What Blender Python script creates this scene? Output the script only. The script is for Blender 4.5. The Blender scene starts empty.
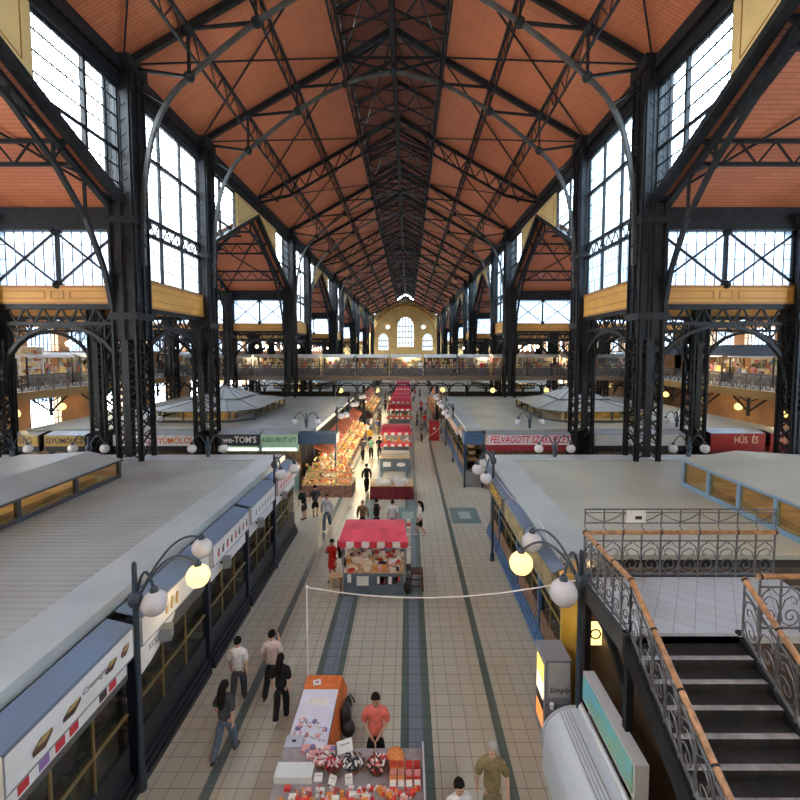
import bpy, bmesh, math, random
from mathutils import Vector, Matrix
random.seed(7)
S = bpy.context.scene
COL = S.collection
PI = math.pi
# ------------------------------------------------------------------ materials
MATS = {}
def mat(name, col, rough=0.6, metal=0.0, noise=None, bump=None, emit=None, spec=0.5):
    if name in MATS: return MATS[name]
    m = bpy.data.materials.new(name); m.use_nodes = True
    nt = m.node_tree; b = nt.nodes['Principled BSDF']
    b.inputs['Base Color'].default_value = (*col, 1)
    b.inputs['Roughness'].default_value = rough
    b.inputs['Metallic'].default_value = metal
    b.inputs['Specular IOR Level'].default_value = spec
    if noise or bump:
        tc = nt.nodes.new('ShaderNodeTexCoord')
    if noise:
        n = nt.nodes.new('ShaderNodeTexNoise'); n.inputs['Scale'].default_value = noise[0]; n.inputs['Detail'].default_value = 4
        nt.links.new(tc.outputs['Object'], n.inputs['Vector'])
        r = nt.nodes.new('ShaderNodeMixRGB'); a = noise[1]
        c2 = noise[2] if len(noise) > 2 else tuple(max(0, c*(1-a)) for c in col)
        r.inputs[1].default_value = (*c2, 1); r.inputs[2].default_value = (*[min(1, c*(1+a*0.6)) for c in col], 1)
        ramp = nt.nodes.new('ShaderNodeValToRGB'); ramp.color_ramp.elements[0].position = .35; ramp.color_ramp.elements[1].position = .65
        nt.links.new(n.outputs['Fac'], ramp.inputs['Fac']); nt.links.new(ramp.outputs['Color'], r.inputs[0])
        nt.links.new(r.outputs[0], b.inputs['Base Color'])
    if bump:
        n2 = nt.nodes.new('ShaderNodeTexNoise'); n2.inputs['Scale'].default_value = bump[0]
        nt.links.new(tc.outputs['Object'], n2.inputs['Vector'])
        bp = nt.nodes.new('ShaderNodeBump'); bp.inputs['Strength'].default_value = bump[1]
        nt.links.new(n2.outputs['Fac'], bp.inputs['Height']); nt.links.new(bp.outputs['Normal'], b.inputs['Normal'])
    if emit:
        b.inputs['Emission Color'].default_value = (*emit[0], 1); b.inputs['Emission Strength'].default_value = emit[1]
    MATS[name] = m
    return m
def ctex(name, col, col2, kind, **kw):
    """plank / tile material: brick texture in object space"""
    m = mat(name, col, kw.get('rough', .6), spec=kw.get('spec', .5)); nt = m.node_tree; b = nt.nodes['Principled BSDF']
    tc = nt.nodes.new('ShaderNodeTexCoord'); mp = nt.nodes.new('ShaderNodeMapping')
    nt.links.new(tc.outputs['Object'], mp.inputs['Vector'])
    mp.inputs['Rotation'].default_value = kw.get('rot', (0, 0, 0))
    t = nt.nodes.new('ShaderNodeTexBrick'); t.offset = kw.get('offset', 0); t.squash = 1
    t.inputs['Scale'].default_value = 1; t.inputs['Mortar Size'].default_value = kw.get('mortar', .01)
    t.inputs['Brick Width'].default_value = kw['w']; t.inputs['Row Height'].default_value = kw['h']
    t.inputs['Mortar Smooth'].default_value = .3
    t.inputs['Color1'].default_value = (*col, 1); t.inputs['Color2'].default_value = (*[c*kw.get('var', .9) for c in col], 1)
    t.inputs['Mortar'].default_value = (*col2, 1)
    nt.links.new(mp.outputs['Vector'], t.inputs['Vector'])
    n = nt.nodes.new('ShaderNodeTexNoise'); n.inputs['Scale'].default_value = kw.get('ns', .5); n.inputs['Detail'].default_value = 3
    nt.links.new(tc.outputs['Object'], n.inputs['Vector'])
    mx = nt.nodes.new('ShaderNodeMixRGB'); mx.blend_type = 'MULTIPLY'; mx.inputs[0].default_value = kw.get('na', .35)
    nt.links.new(t.outputs['Color'], mx.inputs[1]); nt.links.new(n.outputs['Color'], mx.inputs[2])
    bw = nt.nodes.new('ShaderNodeRGBToBW'); nt.links.new(n.outputs['Color'], bw.inputs[0])
    mm = nt.nodes.new('ShaderNodeMath'); mm.operation = 'ADD'; mm.inputs[1].default_value = .5; nt.links.new(bw.outputs[0], mm.inputs[0])
    nt.links.new(mm.outputs[0], mx.inputs[2])
    nt.links.new(mx.outputs[0], b.inputs['Base Color'])
    return m
IRON = mat('black_iron', (.013, .013, .015), .5, .1, noise=(3, .4), spec=.25)
IRONL = mat('worn_iron', (.075, .075, .073), .45, .25, noise=(2, .3))
RAILI = mat('railing_iron', (.16, .155, .16), .45, .5, noise=(8, .3))
NAVY = mat('navy_paint', (.018, .035, .075), .4, noise=(4, .3))
BLUE = mat('blue_paint', (.07, .15, .32), .4, noise=(3, .25))
BLUETOP = mat('blue_awning_top', (.12, .175, .27), .35, noise=(1.2, .35, (.15, .19, .26)))
OCHRE = mat('ochre_plaster', (.56, .275, .05), .6, noise=(.8, .15))
OCHRE2 = mat('ochre_dark_line', (.34, .15, .035), .6)
PALEY = mat('pale_yellow_plaster', (.60, .42, .17), .7, noise=(.5, .12))
CREAM = mat('cream_roof_sheet', (.43, .43, .35), .5, noise=(.35, .12, (.37, .37, .30)), bump=(6, .05))
CREAMG = mat('grey_roof_sheet', (.33, .345, .31), .45, noise=(.5, .15), bump=(6, .05))
WHITE = mat('white_enamel', (.66, .68, .70), .35, noise=(2, .08))
SIGNW = mat('white_signboard', (.72, .70, .68), .35, noise=(3, .05))
WOODR = mat('varnished_handrail', (.42, .21, .09), .3, noise=(9, .4))
WOODL = mat('pale_wood', (.55, .38, .20), .5, noise=(7, .3))
BLACK = mat('black_plastic', (.012, .012, .014), .5)
GREY = mat('grey_metal', (.28, .29, .30), .4, .3, noise=(4, .15))
GLOBE = mat('opal_glass_globe', (.58, .55, .56), .25)
GLOBEON = mat('lit_opal_globe', (1, .8, .35), .3, emit=((1, .68, .20), .85))
WARM = mat('lit_tube', (1, .9, .6), .4, emit=((1, .80, .48), 2.6))
RED = mat('red_canvas', (.62, .045, .075), .35, noise=(2, .15))
PINKR = mat('pink_red_sheet', (.72, .10, .14), .3, noise=(2, .2))
STEP = mat('dark_step_stone', (.028, .027, .028), .45, noise=(5, .4), bump=(20, .1))
NOSE = mat('step_nosing_sheen', (.32, .31, .31), .35, noise=(5, .3))  # lit strip on the polished nosing, its sheen put into the colour
PLINTH = mat('black_plinth', (.012, .014, .022), .4)
SLATE = mat('slate_blue_panel', (.10, .14, .18), .5, noise=(3, .2))
FLOOR = ctex('beige_floor_tiles', (.45, .42, .345), (.20, .18, .15), 'b', w=.34, h=.34, mortar=.009, rough=.42, var=.93, ns=.35, na=.35, spec=.35)
LANDT = ctex('pale_landing_tiles', (.47, .48, .50), (.25, .26, .28), 'b', w=.3, h=.3, mortar=.008, rough=.3, ns=1.5, rot=(0, 0, .6))
BANDG = ctex('green_grey_tiles', (.10, .14, .13), (.05, .07, .07), 'b', w=.34, h=.34, mortar=.009, rough=.3)
BANDB = ctex('slate_blue_tiles', (.17, .21, .25), (.06, .08, .10), 'b', w=.34, h=.34, mortar=.009, rough=.3)
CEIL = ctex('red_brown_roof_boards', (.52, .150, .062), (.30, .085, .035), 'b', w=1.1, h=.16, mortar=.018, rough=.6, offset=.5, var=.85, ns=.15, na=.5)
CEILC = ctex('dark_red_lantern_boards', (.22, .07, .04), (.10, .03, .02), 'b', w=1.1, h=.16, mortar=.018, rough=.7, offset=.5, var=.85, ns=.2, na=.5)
def glass(name, tint, gl=.06, rough=.05):
    m = bpy.data.materials.new(name); m.use_nodes = True; nt = m.node_tree; nt.nodes.clear()
    o = nt.nodes.new('ShaderNodeOutputMaterial'); t = nt.nodes.new('ShaderNodeBsdfTransparent'); t.inputs[0].default_value = (*tint, 1)
    g = nt.nodes.new('ShaderNodeBsdfGlossy'); g.inputs['Roughness'].default_value = rough; g.inputs[0].default_value = (.9, .95, 1, 1)
    x = nt.nodes.new('ShaderNodeMixShader'); x.inputs[0].default_value = gl
    nt.links.new(t.outputs[0], x.inputs[1]); nt.links.new(g.outputs[0], x.inputs[2]); nt.links.new(x.outputs[0], o.inputs[0])
    return m
PANE = glass('window_pane_glass', (.92, .96, 1.0))
def frosted(name, tint, f):
    m = glass(name, tint); nt = m.node_tree; x = [n for n in nt.nodes if n.type == 'MIX_SHADER'][0]; o = [n for n in nt.nodes if n.type == 'OUTPUT_MATERIAL'][0]
    tl = nt.nodes.new('ShaderNodeBsdfTranslucent'); tl.inputs[0].default_value = (*tint, 1); y = nt.nodes.new('ShaderNodeMixShader'); y.inputs[0].default_value = f
    nt.links.new(x.outputs[0], y.inputs[1]); nt.links.new(tl.outputs[0], y.inputs[2]); nt.links.new(y.outputs[0], o.inputs[0]); return m
PANEH = frosted('hazy_pane_glass', (.90, .95, 1.0), .3)
PANEF = frosted('frosted_pane_glass', (.80, .88, 1.0), .45)
SHOPG = glass('shop_glass', (.62, .64, .62), .10)
AMBERG = glass('amber_glass', (.95, .8, .5), .12)
def cloth(name, c): return mat('cloth_' + name, c, .85, noise=(14, .18), spec=.2)
SKIN = mat('skin_light', (.60, .36, .26), .55, noise=(6, .08))
SKIN2 = mat('skin_tan', (.47, .27, .18), .55, noise=(6, .08))
HAIRB = mat('hair_black', (.009, .007, .006), .75, spec=.15); HAIRN = mat('hair_brown', (.07, .035, .02), .5); HAIRG = mat('hair_grey', (.35, .32, .29), .6)
# ------------------------------------------------------------------ mesh builder
class MB:
    def __init__(s): s.v = []; s.f = []; s.mi = []; s.m = 0
    def add(s, vs, fs):
        n = len(s.v); s.v += [tuple(v) for v in vs]; s.f += [tuple(i+n for i in f) for f in fs]; s.mi += [s.m]*len(fs); return s
    def box(s, x0, x1, y0, y1, z0, z1):
        return s.add([(x0,y0,z0),(x1,y0,z0),(x1,y1,z0),(x0,y1,z0),(x0,y0,z1),(x1,y0,z1),(x1,y1,z1),(x0,y1,z1)],
            [(0,3,2,1),(4,5,6,7),(0,1,5,4),(1,2,6,5),(2,3,7,6),(3,0,4,7)])
    def beam(s, p, q, w=.1, h=None, up=(0,0,1)):
        h = h or w; p = Vector(p); q = Vector(q); d = (q-p)
        if d.length < 1e-6: return s
        d.normalize(); u = Vector(up)
        if abs(d.dot(u)) > .98: u = Vector((0,1,0))
        a = d.cross(u).normalized(); b = a.cross(d).normalized(); a *= w/2; b *= h/2
        return s.add([p-a-b, p+a-b, p+a+b, p-a+b, q-a-b, q+a-b, q+a+b, q-a+b],
            [(0,3,2,1),(4,5,6,7),(0,1,5,4),(1,2,6,5),(2,3,7,6),(3,0,4,7)])
    def poly(s, pts, w, h=None, up=(0,0,1)):
        for a, b in zip(pts, pts[1:]): s.beam(a, b, w, h, up)
        return s
    def tube(s, pts, r, n=6, closed=False):
        pts = [Vector(p) for p in pts]; rs = r if isinstance(r, (list, tuple)) else [r]*len(pts); vs = []; fs = []; L = len(pts); pa = None
        for i, p in enumerate(pts):
            d = (pts[(i+1) % L]-pts[i-1]) if closed else (pts[min(i+1, L-1)]-pts[max(i-1, 0)])
            if d.length < 1e-9: d = Vector((0,0,1))
            d.normalize()
            if pa is None: pa = d.orthogonal().normalized()
            else:
                pa = pa - d*pa.dot(d)
                pa = pa.normalized() if pa.length > 1e-6 else d.orthogonal().normalized()
            b = d.cross(pa)
            for k in range(n):
                t = 2*PI*k/n; vs.append(p + pa*math.cos(t)*rs[i] + b*math.sin(t)*rs[i])
        R = L if closed else L-1
        for i in range(R):
            j = (i+1) % L
            for k in range(n): fs.append((i*n+k, i*n+(k+1) % n, j*n+(k+1) % n, j*n+k))
        if not closed: fs += [tuple(range(n))[::-1], tuple((L-1)*n+k for k in range(n))]
        return s.add(vs, fs)
    def lathe(s, prof, c=(0,0,0), n=12):
        vs = []; fs = []
        for r, z in prof:
            for k in range(n): t = 2*PI*k/n; vs.append((c[0]+r*math.cos(t), c[1]+r*math.sin(t), c[2]+z))
        for i in range(len(prof)-1):
            for k in range(n): fs.append((i*n+k, i*n+(k+1) % n, (i+1)*n+(k+1) % n, (i+1)*n+k))
        fs += [tuple(range(n))[::-1], tuple((len(prof)-1)*n+k for k in range(n))]
        return s.add(vs, fs)
    def ball(s, c, r, n=12, m=8, sq=(1,1,1)):
        prof = [(max(.001, r*math.sin(PI*i/m)), -r*math.cos(PI*i/m)) for i in range(m+1)]
        k = len(s.v); s.lathe(prof, (0,0,0), n)
        for i in range(k, len(s.v)):
            v = s.v[i]; s.v[i] = (c[0]+v[0]*sq[0], c[1]+v[1]*sq[1], c[2]+v[2]*sq[2])
        return s
    def prism(s, pts, ax, a0, a1):
        """polygon pts (2d) extruded along axis ax from a0 to a1"""
        n = len(pts)
        def mk(a, p): return {'x': (a, p[0], p[1]), 'y': (p[0], a, p[1]), 'z': (p[0], p[1], a)}[ax]
        vs = [mk(a0, p) for p in pts] + [mk(a1, p) for p in pts]
        fs = [tuple(range(n))[::-1], tuple(range(n, 2*n))] + [(i, (i+1) % n, n+(i+1) % n, n+i) for i in range(n)]
        return s.add(vs, fs)
    def build(s, name, m, parent=None, smooth=False):
        me = bpy.data.meshes.new(name); me.from_pydata(s.v, [], s.f)
        ms = m if isinstance(m, (list, tuple)) else [m]
        for x in ms: me.materials.append(x)
        if len(ms) > 1: me.polygons.foreach_set('material_index', s.mi)
        if smooth:
            me.polygons.foreach_set('use_smooth', [True]*len(me.polygons))
            try: me.set_sharp_from_angle(angle=.9)
            except Exception: pass
        me.update()
        o = bpy.data.objects.new(name, me); COL.objects.link(o); o.parent = parent
        return o
def tag(o, label, cat, group=None, kind=None):
    if label: o['label'] = label
    if cat: o['category'] = cat
    if group: o['group'] = group
    if kind: o['kind'] = kind
    return o
def empty(name, loc=(0,0,0), rz=0, label=None, cat=None, group=None):
    o = bpy.data.objects.new(name, None); COL.objects.link(o); o.location = loc; o.rotation_euler = (0,0,rz)
    return tag(o, label, cat, group)
def struct(o): o['kind'] = 'structure'; return o
def kids(o): return [c for c in bpy.data.objects if c.parent == o]
KID = {}
def copy_tree(o, loc=None, rz=None, label=None, parent=None, group=None, sc=None):
    c = o.copy(); COL.objects.link(c); c.parent = parent
    if loc is not None: c.location = loc
    if rz is not None: c.rotation_euler = (0,0,rz)
    if label: c['label'] = label
    if group: c['group'] = group
    if sc: c.scale = sc
    if o.name not in KID: KID[o.name] = kids(o)
    for ch in KID[o.name]: copy_tree(ch, parent=c)
    return c
ORD = ['nearest', 'second', 'third', 'fourth', 'fifth', 'sixth', 'seventh', 'eighth', 'ninth', 'tenth', 'eleventh', 'twelfth', 'thirteenth', 'fourteenth', 'fifteenth', 'sixteenth', 'seventeenth', 'eighteenth']
def text(s, size, name='lettering', m=BLACK, parent=None, loc=(0,0,0), rot=(PI/2,0,0), ext=.004, shear=0, sx=1, bold=0, align='CENTER'):
    cu = bpy.data.curves.new('txt', 'FONT'); cu.body = s; cu.size = size; cu.extrude = ext; cu.align_x = align; cu.align_y = 'CENTER'; cu.shear = shear
    cu.resolution_u = 2; cu.offset = bold
    t = bpy.data.objects.new('txt', cu); COL.objects.link(t)
    bpy.context.view_layer.update()
    me = bpy.data.meshes.new_from_object(t.evaluated_get(bpy.context.evaluated_depsgraph_get()))
    bpy.data.objects.remove(t); me.materials.clear(); me.materials.append(m)
    o = bpy.data.objects.new(name, me); COL.objects.link(o); o.parent = parent; o.location = loc; o.rotation_euler = rot; o.scale = (sx, 1, 1)
    return o
# ------------------------------------------------------------------ layout constants
CX = -.87; XL = -12.6; XR = 10.85
COLX = {-1: [-12.6, -19.1, -25.4], 1: [10.85, 17.9, 24.2]}
OUT = {-1: -31.5, 1: 30.3}
GAL = {-1: -25.9, 1: 24.7}
NAR = [(20 + 26.8*k, 27.1 + 26.8*k) for k in range(6)]
YC = [10.2 + 26.8*k for k in range(6)]
YEND = 157.5
SN = {-1: 'left', 1: 'right'}
# ------------------------------------------------------------------ floor
f = MB().box(-34, 33, -22, YEND+1, -.3, 0).build('floor', FLOOR); struct(f)
for (x0, x1, m, y0, y1) in [(-4.07, -3.87, BANDG, 3, 150), (1.98, 2.18, BANDG, 3, 150),
        (-2.48, -2.30, BANDG, 3, 120), (-2.30, -1.93, BANDB, 3, 120), (-1.93, -1.75, BANDG, 3, 120),
        (-.17, .02, BANDG, 3, 120), (.02, .36, BANDB, 3, 120), (.36, .55, BANDG, 3, 120)]:
    struct(MB().box(x0, x1, y0, y1, 0, .004).build('trim_1', m))
# framed inlay squares in the floor
TEAL = mat('teal_floor_tile', (.12, .19, .20), .3); TEAL2 = mat('pale_teal_tile', (.30, .36, .34), .3)
for (x, y) in [(3.0, 22.6), (-.0, 22.6), (-2.6, 22.9)]:
    b = MB().box(x-.75, x+.75, y-1.1, y+1.1, .004, .008); b.m = 1; b.box(x-.3, x+.3, y-.5, y+.5, .008, .011)
    struct(b.build('trim_2', [TEAL, TEAL2]))
# ------------------------------------------------------------------ lattice columns
def lattice_side(mb, a, b, w, pitch, axis, t=.05):
    """zigzag lacing between two vertical lines a(x,y), b(x,y)"""
    pass
def make_column(h, hw=.5, name='lattice_column', solid_from=6.0):
    root = empty(name)
    p = MB()
    for sx in (-1, 1):
        for sy in (-1, 1):
            p.box(sx*hw-.12, sx*hw+.12, sy*hw-.04, sy*hw+.04, 0, h); p.box(sx*hw-.04, sx*hw+.04, sy*hw-.12, sy*hw+.12, 0, h)
    p.build('corner_posts', IRON, root)
    l = MB(); n = int(h/.62); dz = h/n
    for sy in (-1, 1):
        for i in range(n):
            z = i*dz; l.beam((-hw, sy*hw, z), (hw, sy*hw, z+dz), .035, .09, (0,1,0)); l.beam((hw, sy*hw, z), (-hw, sy*hw, z+dz), .035, .09, (0,1,0))
            l.beam((sy*hw, -hw, z), (sy*hw, hw, z+dz), .035, .09, (1,0,0)); l.beam((sy*hw, hw, z), (sy*hw, -hw, z+dz), .035, .09, (1,0,0))
    l.build('lacing', IRON, root)
    w = MB(); w.box(-.05, .05, -hw, hw, solid_from, h); w.box(-hw, hw, -.05, .05, solid_from, h)
    w.box(-.2, .12, -hw-.06, -hw+.02, 3.9, h)
    z9 = min(9.2, h-5); g = hw*.78
    for q_ in (-1, 1): w.box(-g, g, q_*hw-.02, q_*hw+.02, z9, h); w.box(q_*hw-.02, q_*hw+.02, -g, g, z9, h)
    w.box(-.04, .04, -hw-.12, -hw-.05, z9, h); w.box(hw+.05, hw+.12, -.04, .04, z9, h); w.box(-hw-.12, -hw-.05, -.04, .04, z9, h)
    w.build('web_plate', IRON, root)
    b = MB(); b.box(-hw-.12, hw+.12, -hw-.12, hw+.12, 0, .5); b.box(-hw-.1, hw+.1, -hw-.1, hw+.1, .5, .8); b.build('base', IRON, root)
    c = MB(); zc = h-.55; c.box(-hw-.18, hw+.18, -hw-.18, hw+.18, zc, h); c.build('capital', IRON, root)
    for z in (10.1, 14.3):
        if z < h-1: MB().box(-hw-.14, hw+.14, -hw-.14, hw+.14, z, z+.3).build('collar', IRON, root)
    return root
nave_col = make_column(21.4); aisle_col = make_column(14.8, .42)
first = True; first2 = True
for side in (-1, 1):
    k = 0
    for (a, b) in NAR:
        for y in (a, b):
            if y > YEND: continue
            lab = f"tall black iron lattice column on the {SN[side]} side of the nave, {ORD[k]} from the camera"
            x = COLX[side][0]
            if first: nave_col.location = (x, y, 0); tag(nave_col, lab, 'column', 'nave columns'); first = False
            else: tag(copy_tree(nave_col, (x, y, 0)), lab, 'column', 'nave columns')
            for j, rn in ((1, 'inner'), (2, 'outer')):
                if k > 7 or (j == 2 and k == 0): continue
                lab = f"shorter black lattice column in the {rn} row of the {SN[side]} aisle, {ORD[k]} from the camera"
                x = COLX[side][j]
                if first2: aisle_col.location = (x, y, 0); tag(aisle_col, lab, 'column', 'aisle columns'); first2 = False
                else: tag(copy_tree(aisle_col, (x, y, 0)), lab, 'column', 'aisle columns')
            k += 1
# ------------------------------------------------------------------ nave roof
US = [11.73, 8.8, 5.8, 2.9, 0]
def zr(u):
    return 26.3 + (2.9-u)*.586 if u < 2.9 else 26.3 - (u-2.9)*.555
YR0, YR1 = -20, YEND+.5
for s in (-1, 1):
    b = MB(); pts = [(CX+s*12.1, zr(12.1)+.12), (CX+s*2.9, 26.42), (CX+s*2.9, 26.7), (CX+s*12.1, zr(12.1)+.45)]
    b.prism(pts, 'y', YR0, YR1); struct(b.build('ceiling', CEIL))
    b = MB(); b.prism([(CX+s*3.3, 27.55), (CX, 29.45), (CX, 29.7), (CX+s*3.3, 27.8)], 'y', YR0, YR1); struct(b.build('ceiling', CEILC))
    # louvred lantern side: posts and slats with slits of daylight
    b = MB(); y = YR0
    b.box(CX+s*3.0-.06, CX+s*3.0+.06, YR0, YR1, 26.45, 27.0)
    b.box(CX+s*3.0-.06, CX+s*3.0+.06, YR0, YR1, 27.35, 27.75)
    y = YR0
    while y < YR1: b.box(CX+s*3.0-.08, CX+s*3.0+.08, y, y+.5, 26.9, 27.4); y += 1.35
    struct(b.build('trim_3', IRON))
def half(mb, s, fn): fn(mb, s)
LOW = {11.1: 12.6, 11.0: 15.5, 10.6: 18.0, 9.9: 19.6, 8.8: 20.8, 5.8: 23.1, 2.9: 24.7, 0: 25.4}
def make_truss():
    r = empty('roof_truss')
    for s in (-1, 1):
        X = lambda u: s*u
        m = MB(); m.poly([(X(u), 0, zr(u)-.15) for u in US], .22, .3); m.build('rafter', IRON, r)
        ks = list(LOW.items())
        m = MB()
        # densify rib with smooth curve
        P = [Vector((X(u), 0, z)) for u, z in ks]; Q = []
        for i in range(len(P)-1):
            p0 = P[max(i-1, 0)]; p1 = P[i]; p2 = P[i+1]; p3 = P[min(i+2, len(P)-1)]
            for t in (0, .33, .66):
                Q.append(.5*((2*p1)+(p2-p0)*t+(2*p0-5*p1+4*p2-p3)*t*t+(3*p1-p0-3*p2+p3)*t**3))
        Q.append(P[-1])
        m.poly(Q, .17, .18, (0, 1, 0)); m.build('arch_rib', IRONL, r)
        L = {8.8: 20.8, 5.8: 23.1, 2.9: 24.7, 0: 25.4}
        for u in (8.8, 5.8, 2.9) + ((0,) if s > 0 else ()):
            mm = MB(); mm.beam((X(u), -.07, zr(u)-.2), (X(u), -.07, L[u]), .05, .12); mm.beam((X(u), .07, zr(u)-.2), (X(u), .07, L[u]), .05, .12)
            mm.ball((X(u), 0, L[u]), .24, 8, 6); mm.ball((X(u), 0, zr(u)-.2), .24, 8, 6); mm.build('post', IRON, r)
        for u, v in ((11.73, 8.8), (8.8, 5.8), (5.8, 2.9), (2.9, 0)):
            mm = MB(); mm.beam((X(u), 0, zr(u)-.2), (X(v), 0, L[v]), .12, .12); mm.build('strut', IRON, r)
        mm = MB(); mm.beam((X(2.9), 0, zr(2.9)-.1), (X(0), 0, 26.2), .1, .12); mm.beam((X(2.9), 0, 24.8), (X(0), 0, 27.8), .08, .1); mm.build('strut', IRON, r)
        # scroll filled gusset between column head and rib
        mm = MB()
        for i in range(6):
            z = 14.4+i*.62; cxx = X(11.12)
            mm.tube([(cxx+.27*math.cos(t)*(1-.09*t), 0, z+.28*math.sin(t)*(1-.09*t)) for t in [k*.7 for k in range(11)]], .035, 4)
            mm.tube([(cxx-.1+.13*math.cos(t), 0, z+.3+.14*math.sin(t)) for t in [k*.9 for k in range(8)]], .03, 4)
        mm.beam((X(11.25), 0, 13.9), (X(10.95), 0, 13.9), .08); mm.beam((X(11.3), 0, 14.1), (X(11.3), 0, 18.3), .06)
        mm.beam((X(11.6), 0, 12.6), (X(11.0), 0, 13.5), .16); mm.beam((X(11.5), 0, 20.6), (X(9.9), 0, 19.6), .08)
        mm.build('scroll_bracket', IRON, r)
    return r
def make_truss2():
    r = empty('lattice_truss')
    for s in (-1, 1):
        m = MB(); m.poly([(s*u, 0, zr(u)-.15) for u in US], .18, .26); m.build('rafter', IRON, r)
        m = MB(); lo = [(s*11.5, 0, zr(11.5)-.5), (s*9, 0, zr(9)-1.35), (s*2.9, 0, zr(2.9)-1.35), (0, 0, 26.0)]; m.poly(lo, .14, .18); m.build('lower_chord', IRON, r)
        m = MB(); u = 10.6
        while u > 2.9:
            m.beam((s*u, 0, zr(u)-.2), (s*(u-.6), 0, zr(u-.6)-1.3), .07, .09); m.beam((s*(u-.6), 0, zr(u-.6)-1.3), (s*(u-1.2), 0, zr(u-1.2)-.2), .07, .09); u -= 1.2
        m.build('lacing', IRON, r)
        for u, z in ((11.6, 21.3), (2.9, 25.0)):
            mm = MB(); mm.ball((s*u, 0, z), .2, 8, 6); mm.build('node', IRON, r)
    return r
TY = [(y, 0) for ab in NAR for y in ab if y < YEND] + [(y, 1) for y in YC[1:]]
TY.sort()
t0 = make_truss(); t1 = make_truss2(); used = [False, False]
for i, (y, kd) in enumerate(TY):
    src = (t0, t1)[kd]
    lab = (f"iron roof truss with curved arch rib across the nave, {ORD[i]} truss from the camera", f"shallow lattice roof truss between the arched ones, {ORD[i]} truss from the camera")[kd]
    if not used[kd]: o = src; o.location = (CX, y, 0); used[kd] = True
    else: o = copy_tree(src, (CX, y, 0))
    tag(o, lab, 'roof truss', ('arched roof trusses', 'lattice roof trusses')[kd])
# longitudinal purlins
def purlin(u, s, lab):
    x = CX+s*u; z = zr(u)-.1
    m = MB()
    m.box(x-.06, x+.06, 14, YEND, z-.08, z+.1)
    d = 1.05 if u > 3 else 1.4
    m.box(x-.05, x+.05, 14, YEND, z-d-.04, z-d+.06)
    r = empty('roof_purlin', (0,0,0), 0, lab, 'purlin', 'lattice purlins of the nave roof')
    m.build('chord', IRON, r)
    l = MB(); y = 14
    while y < YEND-1.6:
        l.beam((x, y, z), (x, y+.8, z-d), .045, .05); l.beam((x, y+.8, z-d), (x, y+1.6, z), .045, .05); y += 1.6
    l.build('lacing', IRON, r)
for s in (-1, 1):
    purlin(8.8, s, f'long lattice purlin under the {SN[s]} roof slope, lower one'); purlin(5.8, s, f'long lattice purlin under the {SN[s]} roof slope, upper one')
    purlin(2.9, s, f'heavy lattice purlin along the {SN[s]} edge of the roof lantern')
m = MB().box(CX-.16, CX+.16, 8, YEND, 27.55, 27.9); m.box(CX-.12, CX+.12, 8, YEND, 25.5, 25.75); tag(m.build('ridge_beam', IRON), 'straight iron beam under the ridge of the nave roof', 'beam')
# roof bracing rods and lantern rafters per bay
ys = [8]+[t[0] for t in TY]+[YEND]
for i in range(len(ys)-1):
    a, b = ys[i], ys[i+1]
    r = empty('roof_bracing', (0,0,0), 0, f'thin crossed bracing rods under the nave roof boards, {ORD[i]} bay from the camera', 'bracing', 'roof bracing rods')
    for s in (-1, 1):
        for (u, v) in ((11.7, 2.9), (2.9, 11.7)):
            MB().beam((CX+s*u, a, zr(u)-.1), (CX+s*v, b, zr(v)-.1), .07, .07).build('rod', IRON, r)
        m = MB()
        for t in (.25, .5, .75):
            y = a+(b-a)*t; m.beam((CX+s*3.2, y, 27.45), (CX, y, 29.3), .12, .16); m.beam((CX+s*2.9, y, 26.3), (CX, y, 27.7), .1, .12); m.beam((CX+s*2.9, y, 26.1), (CX, y, 25.7), .06, .06)
        m.beam((CX+s*2.9, a, 26.2), (CX, b, 27.7), .08); m.beam((CX, a, 27.7), (CX+s*2.9, b, 26.2), .08)
        m.build('lantern_rafters', IRON, r)
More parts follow.
